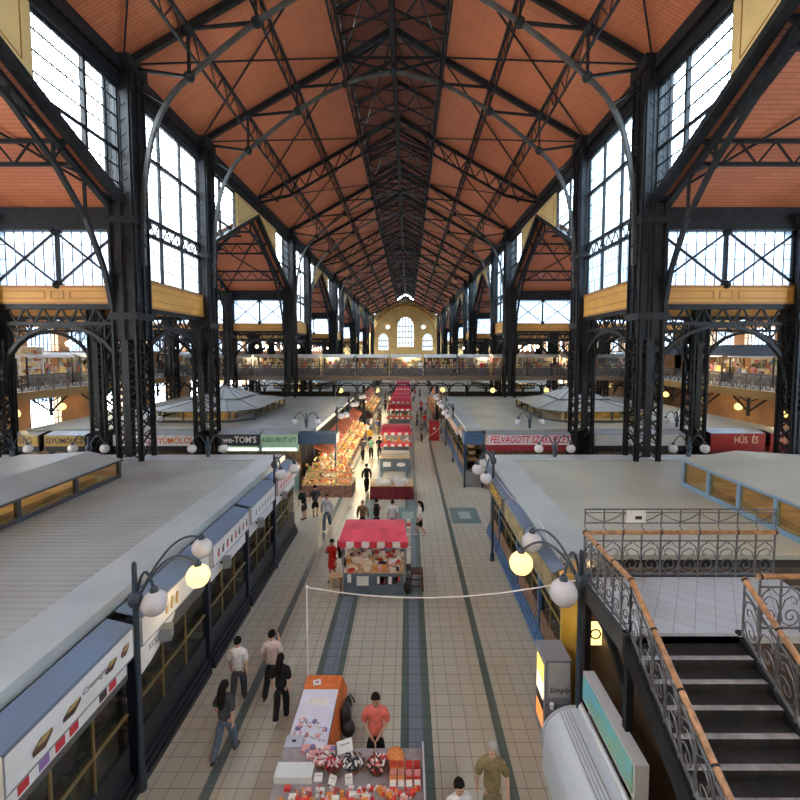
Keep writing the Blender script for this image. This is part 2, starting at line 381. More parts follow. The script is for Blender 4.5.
# ------------------------------------------------------------------ nave side walls
WIN = [0]
def window(name_prefix='window'):
    WIN[0] += 1; o = empty(f'{name_prefix}_{WIN[0]}'); o['kind'] = 'structure'; return o
SL = .5; APX = 20.0
def zs(y, yc): return APX - SL*abs(y-yc)
for s in (-1, 1):
    x = COLX[s][0]; xo = x + s*.25
    # eave girder
    m = MB(); m.box(x-.28, x+.28, YR0, YEND, 20.75, 21.3); m.box(x-.2, x+.2, YR0, YEND, 20.15, 20.4); m.box(x-.1, x+.1, YR0, YEND, 20.3, 20.8)
    struct(m.build('trim_4', IRON))
    for (a, b) in NAR:
        if a > YEND: continue
        b = min(b, YEND)
        # ochre band
        m = MB(); m.box(x-.2, x+.2, a+.5, b-.5, 10.8, 12.0); m.m = 1
        xi = x-s*.2; m.box(xi-.03, xi+.03, a+.5, b-.5, 11.92, 12.06); m.box(xi-.03, xi+.03, a+.5, b-.5, 10.74, 10.84); m.box(xi-.012, xi+.012, a+.9, b-.9, 11.62, 11.66); m.box(xi-.012, xi+.012, a+.9, b-.9, 11.12, 11.16)
        struct(m.build(f'wall_{SN[s]}', [OCHRE, OCHRE2]))
        w = window(); fr = MB(); L = b-a
        for t in (0.07, .36, .645, .93): fr.box(x-.08, x+.08, a+L*t-.07, a+L*t+.07, 12, 20.2)
        for z in (12.05, 14.3, 15.05, 18.0, 20.1): fr.box(x-.09, x+.09, a+.5, b-.5, z-.09, z+.09)
        n = 8; y0 = a+.5
        for i in range(n):
            yy = y0+(L-1)/n*i; fr.beam((x, yy, 14.35), (x, yy+(L-1)/n/2, 15.0), .05); fr.beam((x, yy+(L-1)/n/2, 15.0), (x, yy+(L-1)/n, 14.35), .05)
        for i in range(1, 18):
            yy = a+.5+(L-1)*i/18; fr.box(x-.012, x+.012, yy-.016, yy+.016, 12, 20.1)
        for z in (12.8, 13.55, 15.8, 16.55, 17.3, 18.7, 19.4): fr.box(x-.02, x+.02, a+.5, b-.5, z-.018, z+.018)
        fr.build('frame', IRON, w)
        MB().box(x+s*.05-.005, x+s*.05+.005, a+.5, b-.5, 12, 20.2).build('pane', PANEH, w)
    for yc in YC:
        # ochre gable wall between vault and eave
        hw = 4.8; m = MB()
        if yc > 150: continue
        m.prism([(yc-hw, zs(yc-hw, yc)), (yc, APX), (yc+hw, zs(yc+hw, yc)), (yc+hw, 20.3), (yc-hw, 20.3)], 'x', x-.15, x+.15)
        m.m = 1
        for q in (-1, 1): m.beam((x-s*.16, yc+q*1.2, 19.9), (x-s*.16, yc+q*4.4, 20.0), .03); m.beam((x-s*.16, yc+q*4.4, 20.0), (x-s*.16, yc+q*4.4, 18.1), .03); m.beam((x-s*.16, yc+q*4.4, 18.1), (x-s*.16, yc+q*1.2, 19.7), .03)
        struct(m.build(f'wall_{SN[s]}', [PALEY, OCHRE2]))
        for q in (-1, 1):
            w = window(); fr = MB(); A, B = 4.8, 9.45
            Y = lambda d: yc+q*d
            def vb(d, t, w_): 
                z0 = APX-SL*d; fr.box(x-w_/2, x+w_/2, Y(d)-t/2, Y(d)+t/2, z0, 20.2)
            for d in (4.85, 7.3, 9.35): vb(d, .13, .16)
            for i in range(1, 14): vb(A+(B-A)*i/14, .03, .02)
            for z, t in ((16.0, .035), (16.7, .035), (17.4, .14), (18.1, .035), (18.8, .035), (19.5, .035), (20.1, .14)):
                d0 = max(A, (APX-z)/SL)
                if d0 < B: fr.box(x-.04, x+.04, min(Y(d0), Y(B)), max(Y(d0), Y(B)), z-t/2, z+t/2)
            fr.build('frame', IRON, w)
            MB().prism([(Y(A), APX-SL*A), (Y(B), APX-SL*B), (Y(B), 20.2), (Y(A), 20.2)], 'x', x+s*.05-.005, x+s*.05+.005).build('pane', PANE, w)
            m = MB(); m.beam((x, Y(0), APX-.05), (x, Y(9.6), APX-SL*9.6-.05), .4, .26); struct(m.build('trim_5', IRON))
# ------------------------------------------------------------------ transverse side vaults
VD = 9.9
for s in (-1, 1):
    x0 = COLX[s][0]+s*.2; x1 = OUT[s]
    for k, yc in enumerate(YC):
        if yc > 150: continue
        for q in (-1, 1):
            m = MB(); m.prism([(yc, APX), (yc+q*VD, APX-SL*VD), (yc+q*VD, APX-SL*VD+.3), (yc, APX+.3)], 'x', min(x0, x1), max(x0, x1))
            m.m = 1; m.prism([(yc, APX+.3), (yc+q*VD, APX-SL*VD+.3), (yc+q*VD, APX-SL*VD+.34), (yc, APX+.34)], 'x', min(x0, x1), max(x0, x1))
            struct(m.build('ceiling', [CEIL, CREAMG]))
        if k > 3: continue
        # lattice purlins along the vault
        for q in (-1, 1):
            for d, nm in ((6.6, 'lower'), (3.0, 'upper')):
                z = APX-SL*d-.15; y = yc+q*d
                lab = f"lattice purlin under the {SN[s]} side vault, {nm} {'far' if q > 0 else 'near'} slope, {ORD[k]} vault"
                r = empty('vault_purlin', (0,0,0), 0, lab, 'purlin', 'side vault purlins')
                m = MB(); m.beam((x0, y, z), (x1, y, z), .12, .14); m.beam((x0, y, z-.85), (x1, y, z-.85), .12, .14); m.build('chord', IRON, r)
                m = MB(); n = 14; dx = (x1-x0)/n
                for i in range(n): m.beam((x0+dx*i, y, z), (x0+dx*(i+.5), y, z-.85), .06); m.beam((x0+dx*(i+.5), y, z-.85), (x0+dx*(i+1), y, z), .06)
                m.build('lacing', IRON, r)
        # cross truss with arch rib in planes parallel to the nave
        for j, xx in enumerate((COLX[s][0]+s*.55, COLX[s][1], COLX[s][2])):
            lab = f"arched iron truss inside the {SN[s]} side vault, {('nave-side', 'middle', 'outer')[j]} one, {ORD[k]} vault"
            r = empty('vault_truss', (0,0,0), 0, lab, 'roof truss', 'side vault trusses')
            for q in (-1, 1):
                m = MB(); pts = [(9.3, 10.6), (8.9, 12.2), (7.9, 14.1), (6.4, 15.7), (4.6, 17.0), (2.4, 18.0), (0, 18.6)]
                m.poly([(xx, yc+q*d, z) for d, z in pts], .17, .17, (1, 0, 0)); m.build('arch_rib', IRON, r)
                m = MB(); m.beam((xx, yc, APX-.25), (xx, yc+q*9.6, APX-SL*9.6-.25), .2, .25, (1,0,0)); m.build('rafter', IRON, r)
                m = MB()
                for d, z in pts[2:]: m.beam((xx, yc+q*d, z), (xx, yc+q*d, APX-SL*d-.2), .1)
                for i in range(2, len(pts)-1): m.beam((xx, yc+q*pts[i][0], APX-SL*pts[i][0]-.2), (xx, yc+q*pts[i+1][0], pts[i+1][1]), .09)
                m.build('strut', IRON, r)
        for q in (-1, 1):
            r = empty('roof_bracing', (0,0,0), 0, f"crossed rods under the {'far' if q > 0 else 'near'} slope of the {SN[s]} side vault, {ORD[k]} vault", 'bracing', 'side vault bracing rods')
            for a, b in ((COLX[s][0], COLX[s][1]), (COLX[s][1], COLX[s][2])):
                MB().beam((a, yc+q*1, APX-SL*1-.15), (b, yc+q*9.4, APX-SL*9.4-.15), .08).build('rod', IRON, r)
                MB().beam((b, yc+q*1, APX-SL*1-.15), (a, yc+q*9.4, APX-SL*9.4-.15), .08).build('rod', IRON, r)
    # frontal walls on both sides of each narrow bay
    for k, ab in enumerate(NAR):
        for e, y in enumerate(ab):
            if y > YEND or k > 4: continue
            q = -1 if e == 0 else 1   # side facing the vault
            m = MB(); lo, hi = sorted((COLX[s][0], x1))
            m.box(lo, hi, y-.15, y+.15, 10.85, 11.6); m.m = 1
            yf = y-.16
            m.box(lo, hi, yf-.03, yf+.03, 11.55, 11.66); m.box(lo, hi, yf-.03, yf+.03, 10.82, 10.9)
            cs = COLX[s]+[x1]
            for i in range(3):
                c = (cs[i]+cs[i+1])/2
                for (p0, p1) in ((cs[i]+s*.7, c-s*.55), (c-s*.3, c+s*.3), (c+s*.55, cs[i+1]-s*.7)):
                    l2, h2 = sorted((p0, p1))
                    m.box(l2, h2, yf-.012, yf+.012, 11.38, 11.42); m.box(l2, h2, yf-.012, yf+.012, 11.06, 11.10)
                    m.box(l2, l2+.04, yf-.012, yf+.012, 11.06, 11.42); m.box(h2-.04, h2, yf-.012, yf+.012, 11.06, 11.42)
            struct(m.build('wall_front', [OCHRE, OCHRE2]))
            m = MB(); m.box(lo, hi, y-.25, y+.25, 14.1, 14.45); m.box(lo, hi, y-.18, y+.18, 14.45, 15.1); struct(m.build('trim_6', IRON))
            for i in range(3):
                w = window(); a, b = sorted((cs[i], cs[i+1])); c = (a+b)/2; fr = MB()
                for xx in (a+.45, c, b-.45): fr.box(xx-.08, xx+.08, y-.08, y+.08, 11.6, 14.1)
                fr.ball((c, y-.1, 11.7), .22, 8, 4); fr.ball((c, y-.1, 14.05), .22, 8, 4)
                n = int((b-a)/.42)
                for t in range(1, n): xx = a+(b-a)*t/n; fr.box(xx-.012, xx+.012, y-.02, y+.02, 11.6, 14.1)
                for z in (12.15, 12.85, 13.5): fr.box(a, b, y-.02, y+.02, z-.013, z+.013)
                for (p, r_) in ((a+.4, c), (c, b-.4)):
                    fr.beam((p, y-.1, 11.7), (r_, y-.1, 14.05), .09, .09, (0,1,0)); fr.beam((r_, y-.1, 11.7), (p, y-.1, 14.05), .09, .09, (0,1,0))
                fr.build('frame', IRON, w); MB().box(a, b, y+.04, y+.05, 11.6, 14.1).build('pane', PANEF, w)
            # girder and arches below the band
            for i in range(2 if k > 1 else 3):
                a, b = sorted((cs[i], cs[i+1]))
                if i == 2: b = b
                nm = ('nave-side', 'middle', 'outer')[i]
                r = empty('arched_girder', (0,0,0), 0, f"arched lattice girder under the ochre band, {SN[s]} aisle, {nm} span, {ORD[2*k+e]} row", 'girder', 'arched girders of the side aisles')
                m = MB(); m.beam((a, y, 10.72), (b, y, 10.72), .2, .22); m.beam((a, y, 9.95), (b, y, 9.95), .14, .14)
                m.build('chord', IRON, r)
                l = MB(); n = 8; dx = (b-a)/n
                for t in range(n): l.beam((a+dx*t, y, 10.7), (a+dx*(t+.5), y, 9.95), .07); l.beam((a+dx*(t+.5), y, 9.95), (a+dx*(t+1), y, 10.7), .07)
                ar = MB(); hw = (b-a)/2-.45; c = (a+b)/2; pts = []
                for t in range(13):
                    th = PI*t/12; pts.append((c-hw*math.cos(th), y, 7.3+2.55*math.sin(th)))
                ar.poly(pts, .16, .2, (0,1,0)); ar.build('arch', IRON, r)
                for t in (1, 2, 3, 4, 8, 9, 10, 11):
                    p = pts[t]; l.beam(p, (p[0], y, 9.95), .06)
                    p2 = pts[t+1] if t < 6 else pts[t-1]; l.beam(p2, (p[0], y, 9.95), .05)
                l.build('lacing', IRON, r)
        if ab[0] > YEND or k > 4: continue
        # low roof over the narrow bay
        a, b = ab; m = MB(); lo, hi = sorted((COLX[s][0]+s*.3, x1)); m.box(lo, hi, a+.2, b-.2, 11.2, 11.4); struct(m.build('ceiling', GREY))
        # arch along the nave between the pair
        r = empty('arched_girder', (0,0,0), 0, f"arched lattice girder along the nave between the {SN[s]} column pair, {ORD[k]} pair", 'girder', 'arched girders along the nave')
        for xx in (COLX[s][0],):
            m = MB(); m.beam((xx, a, 10.65), (xx, b, 10.65), .2, .22); m.beam((xx, a, 9.9), (xx, b, 9.9), .14, .14); m.build('chord', IRON, r)
            l = MB(); n = 8; dy = (b-a)/n
            for t in range(n): l.beam((xx, a+dy*t, 10.6), (xx, a+dy*(t+.5), 9.9), .07); l.beam((xx, a+dy*(t+.5), 9.9), (xx, a+dy*(t+1), 10.6), .07)
            hw = (b-a)/2-.5; c = (a+b)/2; pts = [(xx, c-hw*math.cos(PI*t/12), 7.3+2.5*math.sin(PI*t/12)) for t in range(13)]
            MB().poly(pts, .2, .2, (1,0,0)).build('arch', IRON, r)
            for t in (1, 2, 3, 4, 8, 9, 10, 11): l.beam(pts[t], (xx, pts[t][1], 9.9), .06)
            l.build('lacing', IRON, r)
# ------------------------------------------------------------------ end wall
PANEE = frosted('end_window_glass', (.30, .33, .36), .75)
def arch_pts(xc, w, z0, z1, n=10):
    r = w/2; pts = [(xc-r, z0), (xc+r, z0)]
    h = min(r*1.25, z1-z0-.2)
    for i in range(n+1):
        t = PI*i/n; pts.append((xc+r*math.cos(t), z1-h+h*math.sin(t)))
    return pts
def holed_wall():
    m = MB(); m.prism([(XL, 0), (XR, 0), (XR, 21.3), (CX+9, 23.2), (CX, 28.2), (CX-9, 23.2), (XL, 21.3)], 'y', YEND, YEND+.6)
    return m
wb = struct(holed_wall().build('wall_back', mat('end_wall_plaster', (.44, .29, .10), .7, noise=(.5, .12))))
CUT = MB(); EW = []
def endwin(xc, w, z0, z1, circ=False):
    w_ = window(); y = YEND+.1
    pts = [(xc+w/2*math.cos(2*PI*i/16), (z0+z1)/2+w/2*math.sin(2*PI*i/16)) for i in range(16)] if circ else arch_pts(xc, w, z0, z1)
    CUT.prism(pts, 'y', YEND-1, YEND+2)
    MB().prism(pts, 'y', y, y+.05).build('pane', PANEE, w_)
    fr = MB(); fr.tube([(p_[0], YEND-.02, p_[1]) for p_ in pts], .22, 6, True)
    if not circ:
        for i in range(1, 6):
            xx = xc-w/2+w*i/6; e = abs(xx-xc)/(w/2); top = z1-min(w/2*1.25, z1-z0-.2)*(1-math.sqrt(max(0, 1-e*e)))
            fr.box(xx-.14, xx+.14, y-.05, y, z0, top)
        z = z0+1.6
        while z < z1-w/2: fr.box(xc-w/2, xc+w/2, y-.05, y, z-.16, z+.16); z += 2
    fr.build('frame', OCHRE, w_)
endwin(CX, 6.2, 10, 21.2); endwin(CX-8.0, 3.9, 8.8, 15.2); endwin(CX+7.9, 3.9, 8.8, 15.2)
endwin(CX-6.4, 2.0, 16.3, 18.3, True); endwin(CX+6.4, 2.0, 16.3, 18.3, True)
cu = CUT.build('cut', PALEY)
for o_ in (cu, wb):
    b_ = bmesh.new(); b_.from_mesh(o_.data); bmesh.ops.recalc_face_normals(b_, faces=b_.faces); b_.to_mesh(o_.data); b_.free()
bm_ = wb.modifiers.new('b', 'BOOLEAN'); bm_.operation = 'DIFFERENCE'; bm_.object = cu; bm_.solver = 'EXACT'
bpy.context.view_layer.update(); nm = bpy.data.meshes.new_from_object(wb.evaluated_get(bpy.context.evaluated_depsgraph_get())); wb.modifiers.clear(); wb.data = nm; bpy.data.objects.remove(cu)
m = MB(); m.tube([(CX-12, YEND-.1, 14)]+[(CX-11.2*math.cos(PI*i/16), YEND-.1, 14.5+10.3*math.sin(PI*i/16)) for i in range(17)], .3, 6); struct(m.build('trim_7', OCHRE))
for s in (-1, 1): struct(MB().box(*sorted((COLX[s][0], OUT[s])), YEND, YEND+.6, 0, 16).build('wall_back', PALEY))
struct(MB().prism([(XL, 0), (XR, 0), (XR, 21.3), (CX+9, 23.2), (CX, 28.2), (CX-9, 23.2), (XL, 21.3)], 'y', -20.6, -20).build('wall_front', PALEY))  # unseen end behind the camera, put in to cut light from the back
for s in (-1, 1):
    struct(MB().box(*sorted((COLX[s][0], COLX[s][0]+s*.4)), -20, .3, 0, 17.5).build(f'wall_{SN[s]}', PALEY))  # unseen windowless sides, added to keep daylight off the near hall
    struct(MB().box(*sorted((COLX[s][0]+s*.4, OUT[s])), -.4, .3, 0, 15).build('wall_front', PALEY))  # unseen closure of the aisle, added to block light from behind
# ------------------------------------------------------------------ outer walls with windows
for s in (-1, 1):
    for k, yc in enumerate(YC[:5]):
        x = OUT[s]; m = MB()
        m.prism([(yc-9.9, 11.4), (yc-3, 11.4), (yc-3, 18.4), (yc-9.9, 15.05)], 'x', x, x+s*.4); m.prism([(yc+9.9, 11.4), (yc+3, 11.4), (yc+3, 18.4), (yc+9.9, 15.05)], 'x', x, x+s*.4)
        m.prism([(yc-3, 17.0), (yc+3, 17.0), (yc+3, 18.4), (yc, 19.95), (yc-3, 18.4)], 'x', x, x+s*.4); struct(m.build(f'wall_{SN[s]}', OCHRE))
        w = window(); fr = MB()
        for i in range(9): fr.box(x-.04, x+.04, yc-3+.75*i-.03, yc-3+.75*i+.03, 11.4, 17)
        for i in range(8): fr.box(x-.04, x+.04, yc-3, yc+3, 11.4+.8*i-.03, 11.4+.8*i+.03)
        fr.build('frame', IRON, w); MB().box(x+s*.1-.01, x+s*.1+.01, yc-3, yc+3, 11.4, 17).build('pane', PANEF, w)
GROT = mat('orange_brown_wall', (.40, .20, .09), .7, noise=(.6, .2))
for s in (-1, 1):
    x = OUT[s]
    m = MB(); m.box(*sorted((x, x+s*.6)), 8, YEND, 0, 1.6); m.box(*sorted((x, x+s*.6)), 8, YEND, 5.0, 8.7); m.box(*sorted((x, x+s*.6)), 8, YEND, 10.7, 11.4)
    y = 8
    while y < YEND: m.box(*sorted((x, x+s*.6)), y, y+1.3, 0, 11.4); y += 4.47
    struct(m.build(f'wall_{SN[s]}', GROT))
    y = 8+1.3; i = 0
    while y < 75:
        for z0, z1 in ((1.6, 5.0), (8.7, 10.7)):
            if z0 < 5 and (s > 0 or i % 2): struct(MB().box(*sorted((x, x+s*.3)), y, y+3.17, 1.6, 5.0).build(f'wall_{SN[s]}', GROT)); continue
            w = window(); fr = MB(); a, b = y, y+3.17
            for t in range(1, 8): yy = a+(b-a)*t/8; fr.box(x-.03, x+.03, yy-.03, yy+.03, z0, z1)
            z = z0+.55
            while z < z1: fr.box(x-.03, x+.03, a, b, z-.025, z+.025); z += .6
            fr.build('frame', IRON, w); MB().box(x+s*.1-.01, x+s*.1+.01, a, b, z0, z1).build('pane', PANE, w)
        y += 4.47; i += 1
# ------------------------------------------------------------------ galleries
RAILM = mat('gallery_rail_iron', (.07, .07, .075), .5, .2)
def rail_run(parent, p, q, h=1.12, name='railing'):
    p = Vector(p); q = Vector(q); L = (q-p).length; d = (q-p)/L; m = MB(); up = Vector((0,0,1))
    m.beam(p+up*h, q+up*h, .09, .07); m.beam(p+up*.1, q+up*.1, .05); m.beam(p+up*(h-.22), q+up*(h-.22), .04)
    n = int(L/1.3)
    for i in range(n+1):
        a = p+d*(L*i/n); m.beam(a, a+up*h, .06)
        if i < n:
            b = p+d*(L*(i+1)/n); c = (a+b)/2
            m.beam(a+up*.1, c+up*(h-.22), .035); m.beam(b+up*.1, c+up*(h-.22), .035); m.beam(a+up*(h-.22), c+up*.1, .035); m.beam(b+up*(h-.22), c+up*.1, .035)
            for t in (.17, .33, .67, .83): e = a+(b-a)*t; m.beam(e+up*.1, e+up*(h-.22), .028)
    return m.build(name, RAILM, parent)
DZ = 5.9
for s in (-1, 1):
    lo, hi = sorted((GAL[s], OUT[s]))
    r = empty('gallery', (0,0,0), 0, f'long upper gallery walkway along the {SN[s]} outer wall', 'gallery')
    MB().box(lo, hi, 12, YEND, DZ-.3, DZ).build('deck', GREY, r)
    m = MB(); m.box(GAL[s]-.12, GAL[s]+.12, 12, YEND, DZ-.55, DZ+.02); m.build('edge_beam', mat('ochre_edge', (.35, .2, .06), .5), r)
    rail_run(r, (GAL[s], 12, DZ), (GAL[s], 104, DZ))
    b = MB(); y = 13.5
    while y < 104:
        b.beam((GAL[s], y, DZ-.5), (GAL[s], y, 4.0), .16); b.beam((GAL[s], y-1.5, DZ-.6), (GAL[s], y, 4.3), .1); b.beam((GAL[s], y+1.5, DZ-.6), (GAL[s], y, 4.3), .1)
        b.beam((GAL[s], y-.8, DZ-.6), (GAL[s], y, 5.0), .07); b.beam((GAL[s], y+.8, DZ-.6), (GAL[s], y, 5.0), .07)
        y += 4.47
    b.build('bracket', IRON, r)
BR0, BR1 = 47.6, 53.4
r = empty('gallery_bridge', (0,0,0), 0, 'iron footbridge with stalls on it crossing the whole hall', 'bridge')
MB().box(GAL[-1], GAL[1], BR0, BR1, DZ-.3, DZ).build('deck', GREY, r)
m = MB(); m.box(GAL[-1], GAL[1], BR0-.12, BR0+.05, DZ-.42, DZ+.05); m.build('edge_beam', mat('brown_edge', (.13, .09, .06), .5), r)
rail_run(r, (GAL[-1], BR0, DZ), (GAL[1], BR0, DZ)); rail_run(r, (GAL[-1], BR1, DZ), (GAL[1], BR1, DZ))
b = MB(); x = GAL[-1]
b.beam((GAL[-1], BR0+.1, 4.9), (GAL[1], BR0+.1, 4.9), .1)
while x < GAL[1]-1:
    for t in range(7): b.beam((x+1+math.cos(PI*t/6)*-.95, BR0+.1, 4.35+.85*math.sin(PI*t/6)), (x+1+math.cos(PI*(t+1)/6)*-.95, BR0+.1, 4.35+.85*math.sin(PI*(t+1)/6)), .1)
    b.beam((x, BR0+.1, 4.2), (x, BR0+.1, DZ-.7), .1); b.beam((x, BR0+.1, 4.9), (x+1, BR0+.1, DZ-.7), .06); b.beam((x+1, BR0+.1, DZ-.7), (x+2, BR0+.1, 4.9), .06)
    x += 2.03
b.build('arched_lattice', IRON, r)
for x in (-20.5, -16.5, -8.2, -4.9, 3.2, 6.5, 14.8, 20.5): MB().box(x-.16, x+.16, BR0+.3, BR0+.6, 0, 4.9).build('support_post', IRON, r)
# kiosks on the bridge and galleries
AWN = mat('pale_awning', (.50, .50, .48), .5, noise=(1, .15))
GOODC = [(.45,.12,.08), (.55,.4,.25), (.15,.13,.12), (.6,.55,.5), (.30,.12,.10), (.10,.14,.25), (.62,.45,.15), (.25,.3,.15), (.5,.2,.25), (.7,.68,.65)]
GM = [mat(f'goods_{i}', c, .6) for i, c in enumerate(GOODC)]
def kiosk(name='souvenir_kiosk', w=3.6, lamp=True, back=None, sd=1):
    """front faces -Y"""
    r = empty(name)
    m = MB(); m.prism([(-.2, 2.05), (0, 2.25), (.5, 2.42), (1.6, 2.42), (2.0, 2.3), (2.0, 2.2), (.6, 2.3), (0, 2.1)], 'x', -w/2, w/2); m.build('awning', AWN, r)
    m = MB(); m.box(-w/2, w/2, 1.9, 2.0, 0, 2.2); m.build('back_panel', back or mat('kiosk_back', (.25, .17, .10), .7, noise=(3, .5)), r)
    m = MB()
    for x in (-w/2+.04, w/2-.04): m.box(x-.04, x+.04, 0, .08, 0, 2.15)
    m.build('post', IRON, r)
    MB().box(-w/2+.1, w/2-.1, .15, .9, 0, .85).build('counter', mat('kiosk_counter', (.16, .14, .13), .6, noise=(4, .4)), r)
    m = MB(); random.seed(sd)
    for i in range(54):
        m.m = random.randrange(10); x = random.uniform(-w/2+.2, w/2-.25); z = random.choice((.85, .85, 1.2, 1.5)); y = random.uniform(.2, .6) if z < 1 else 1.7
        a = random.uniform(.1, .25); m.box(x-a/2, x+a/2, y, y+.15, z, z+random.uniform(.12, .55))
    o = m.build('goods', GM, r); o['kind'] = 'stuff'
    if lamp: MB().box(-w/2+.3, w/2-.3, .9, .96, 2.2, 2.25).build('tube_lamp', WARM, r)
    return r
K0 = kiosk(); KV = [K0, kiosk(back=mat('kiosk_back_grey', (.30, .31, .32), .7, noise=(2, .5)), sd=2, lamp=False), kiosk(back=mat('kiosk_back_dark', (.08, .06, .05), .7, noise=(3, .5)), sd=3), kiosk(back=mat('kiosk_back_pale', (.50, .45, .36), .7, noise=(2, .4)), sd=4)]
xs = [-23.3+3.85*i for i in range(13)]
for i, x in enumerate(xs):
    if i < 4: o = KV[i]; o.location = (x, BR0+1.5, DZ)
    else: o = copy_tree(KV[(i*3+1) % 4], (x, BR0+1.5, DZ), 0)
    tag(o, f'souvenir kiosk with pale awning on the footbridge, {ORD[i]} one from the left end'.replace('nearest', 'first'), 'kiosk', 'kiosks on the footbridge')
for s in (-1, 1):
    for i, y in enumerate([20, 25.2, 30.5, 36, 41.5, 57, 63, 69]):
        tag(copy_tree(KV[(i+(0 if s > 0 else 1)) % 4 if s < 0 else (0, 3)[i % 2]], (GAL[s]+s*3.6, y, DZ), s*-PI/2, sc=(1.3, 1, 1.1)), f'souvenir kiosk on the {SN[s]} gallery by the outer wall, {ORD[i]} from the camera', 'kiosk', 'kiosks on the side galleries')
o = MB().box(GAL[1]+2.2, GAL[1]+2.35, 17, 46, 8.3, 9.2).build('awning_fascia', mat('slate_fascia', (.07, .09, .12), .6)); tag(o, 'long dark slate fascia above the lit kiosks on the right gallery', 'fascia')
# yellow shelf unit and hanging shirts on the left gallery
r = empty('lit_shelf_unit', (-30.2, 33.4, DZ), -PI/2+PI, 'brightly lit yellow shelf unit full of goods on the left gallery', 'shelf')
m = MB(); m.box(-2.1, 2.1, 0, .1, .2, 3.1); m.build('back_panel', mat('lit_yellow_back', (.8, .6, .3), .6), r)
m = MB()
for z in (.3, .85, 1.4, 1.95, 2.5, 3.1): m.box(-2.1, 2.1, -.45, .0, z-.03, z+.03)
for x in (-2.1, 0, 2.1): m.box(x-.04, x+.04, -.45, 0, .2, 3.1)
m.build('shelf', WHITE, r); m = MB()
for z in (.33, .88, 1.43, 1.98, 2.53):
    x = -2
    while x < 1.9: m.m = random.choice((0, 1, 3, 6)); m.box(x, x+.2, -.4, -.15, z, z+random.uniform(.15, .35)); x += .28
m.build('goods', GM, r)['kind'] = 'stuff'
# ------------------------------------------------------------------ hall globe lamps
def globe(mb, c, r): mb.ball(c, r, 16, 10)
def lamp(name, h, globes, knobz, base=True, lit=(), rad=.25):
    """globes: list of (dx,dy,z)"""
    r = empty(name)
    m = MB(); m.lathe([(.09, 0), (.09, .3), (.055, .35), (.055, knobz-.15), (.1, knobz-.12), (.14, knobz), (.1, knobz+.12), (.05, knobz+.15), (.045, h-.05), (.02, h)], (0,0,0), 10)
    m.build('pole', mat('lamp_post_blue_grey', (.028, .042, .06), .4), r, True)
    for i, (dx, dy, z) in enumerate(globes):
        L = math.hypot(dx, dy); top = max(z+rad+.42, knobz+.3)
        pts = []
        for t in range(11):
            u = t/10; pts.append((dx*u, dy*u, (knobz-.1)*(1-u)**2*1.0 + 2*u*(1-u)*(2*top-.5*(knobz+z+rad)) + (z+rad)*u*u))
        a = MB(); a.tube(pts, .028, 6); a.lathe([(.09, rad-.03), (.075, rad+.05), (.03, rad+.1)], (dx, dy, z), 8); a.build('arm', mat('lamp_post_blue_grey', (.028, .042, .06)), r, True)
        g = MB(); globe(g, (dx, dy, z), rad); g.build('globe', GLOBEON if i in lit else GLOBE, r, True)
    return r
tag(lamp('globe_lamp', 4.65, [(.30, .12, 3.76), (.66, 1.15, 3.76), (.08, 2.55, 3.74)], 3.9, lit=(1,)), 'three-globe lamp post by the left stall fronts, nearest the camera, one globe lit', 'lamp', 'globe lamp posts').location = (-5.28, 8.15, 0)
tag(lamp('globe_lamp', 4.7, [(-.55, -.55, 4.12), (-.95, 1.0, 3.92), (-.3, 2.4, 3.78)], 4.05, lit=(1,), rad=.26), 'three-globe lamp post at the corner of the stairs on the right, one globe lit', 'lamp', 'globe lamp posts').location = (3.5, 8.55, 0)
lp = lamp('globe_lamp', 4.65, [(.4, -.5, 3.95), (.7, .35, 3.95), (.5, 1.1, 3.8)], 4.2, rad=.22)
lp.location = (-5.3, 17.0, 0); tag(lp, 'three-globe lamp post at the far end of the left front stall row', 'lamp', 'globe lamp posts')
for i, y in enumerate((32, 38.8, 45.2)):
    tag(copy_tree(lp, (-5.3, y, 0)), f'three-globe lamp post beside the lit produce stalls, {ORD[i]} of the row', 'lamp', 'globe lamp posts')
for i, y in enumerate((17.6, 33.6, 39.8, 45.6)):
    tag(copy_tree(lp, (3.5, y, 0), PI), f'three-globe lamp post along the right stall fronts beyond the stairs, {ORD[i]} of the row', 'lamp', 'globe lamp posts')
dbl = lamp('twin_globe_lamp', 1.0, [(-.75, 0, .42), (.75, 0, .42)], .45, rad=.21)
spots = [(-15.0, 20.2, 3.7, 'left roof edge between the two left columns'), (-18.6, 20.2, 3.7, 'left roof edge at the frame border'), (-9.4, 20.2, 3.7, 'left roof edge right of the tall column'),
         (6.9, 20.2, 3.7, 'right roof edge left of the tall column'), (13.2, 20.2, 3.7, 'right roof edge right of the tall column'), (-17.6, 29.3, 3.7, 'far left roof behind the gold sign'), (-6.6, 28.0, 3.7, 'far left roof behind the green sign'),
         (7.9, 28.0, 3.7, 'far right roof behind the long red-lettered sign'), (17.7, 28.4, 3.7, 'far right roof behind the red signs'), (19.6, 30.4, 3.7, 'far right roof, rear of the red signs')]
for i, (x, y, z, w) in enumerate(spots):
    o = dbl if i == 0 else copy_tree(dbl)
    o.location = (x, y, z); tag(o, f'small twin-globe lamp on the {w}', 'lamp', 'twin-globe roof lamps')
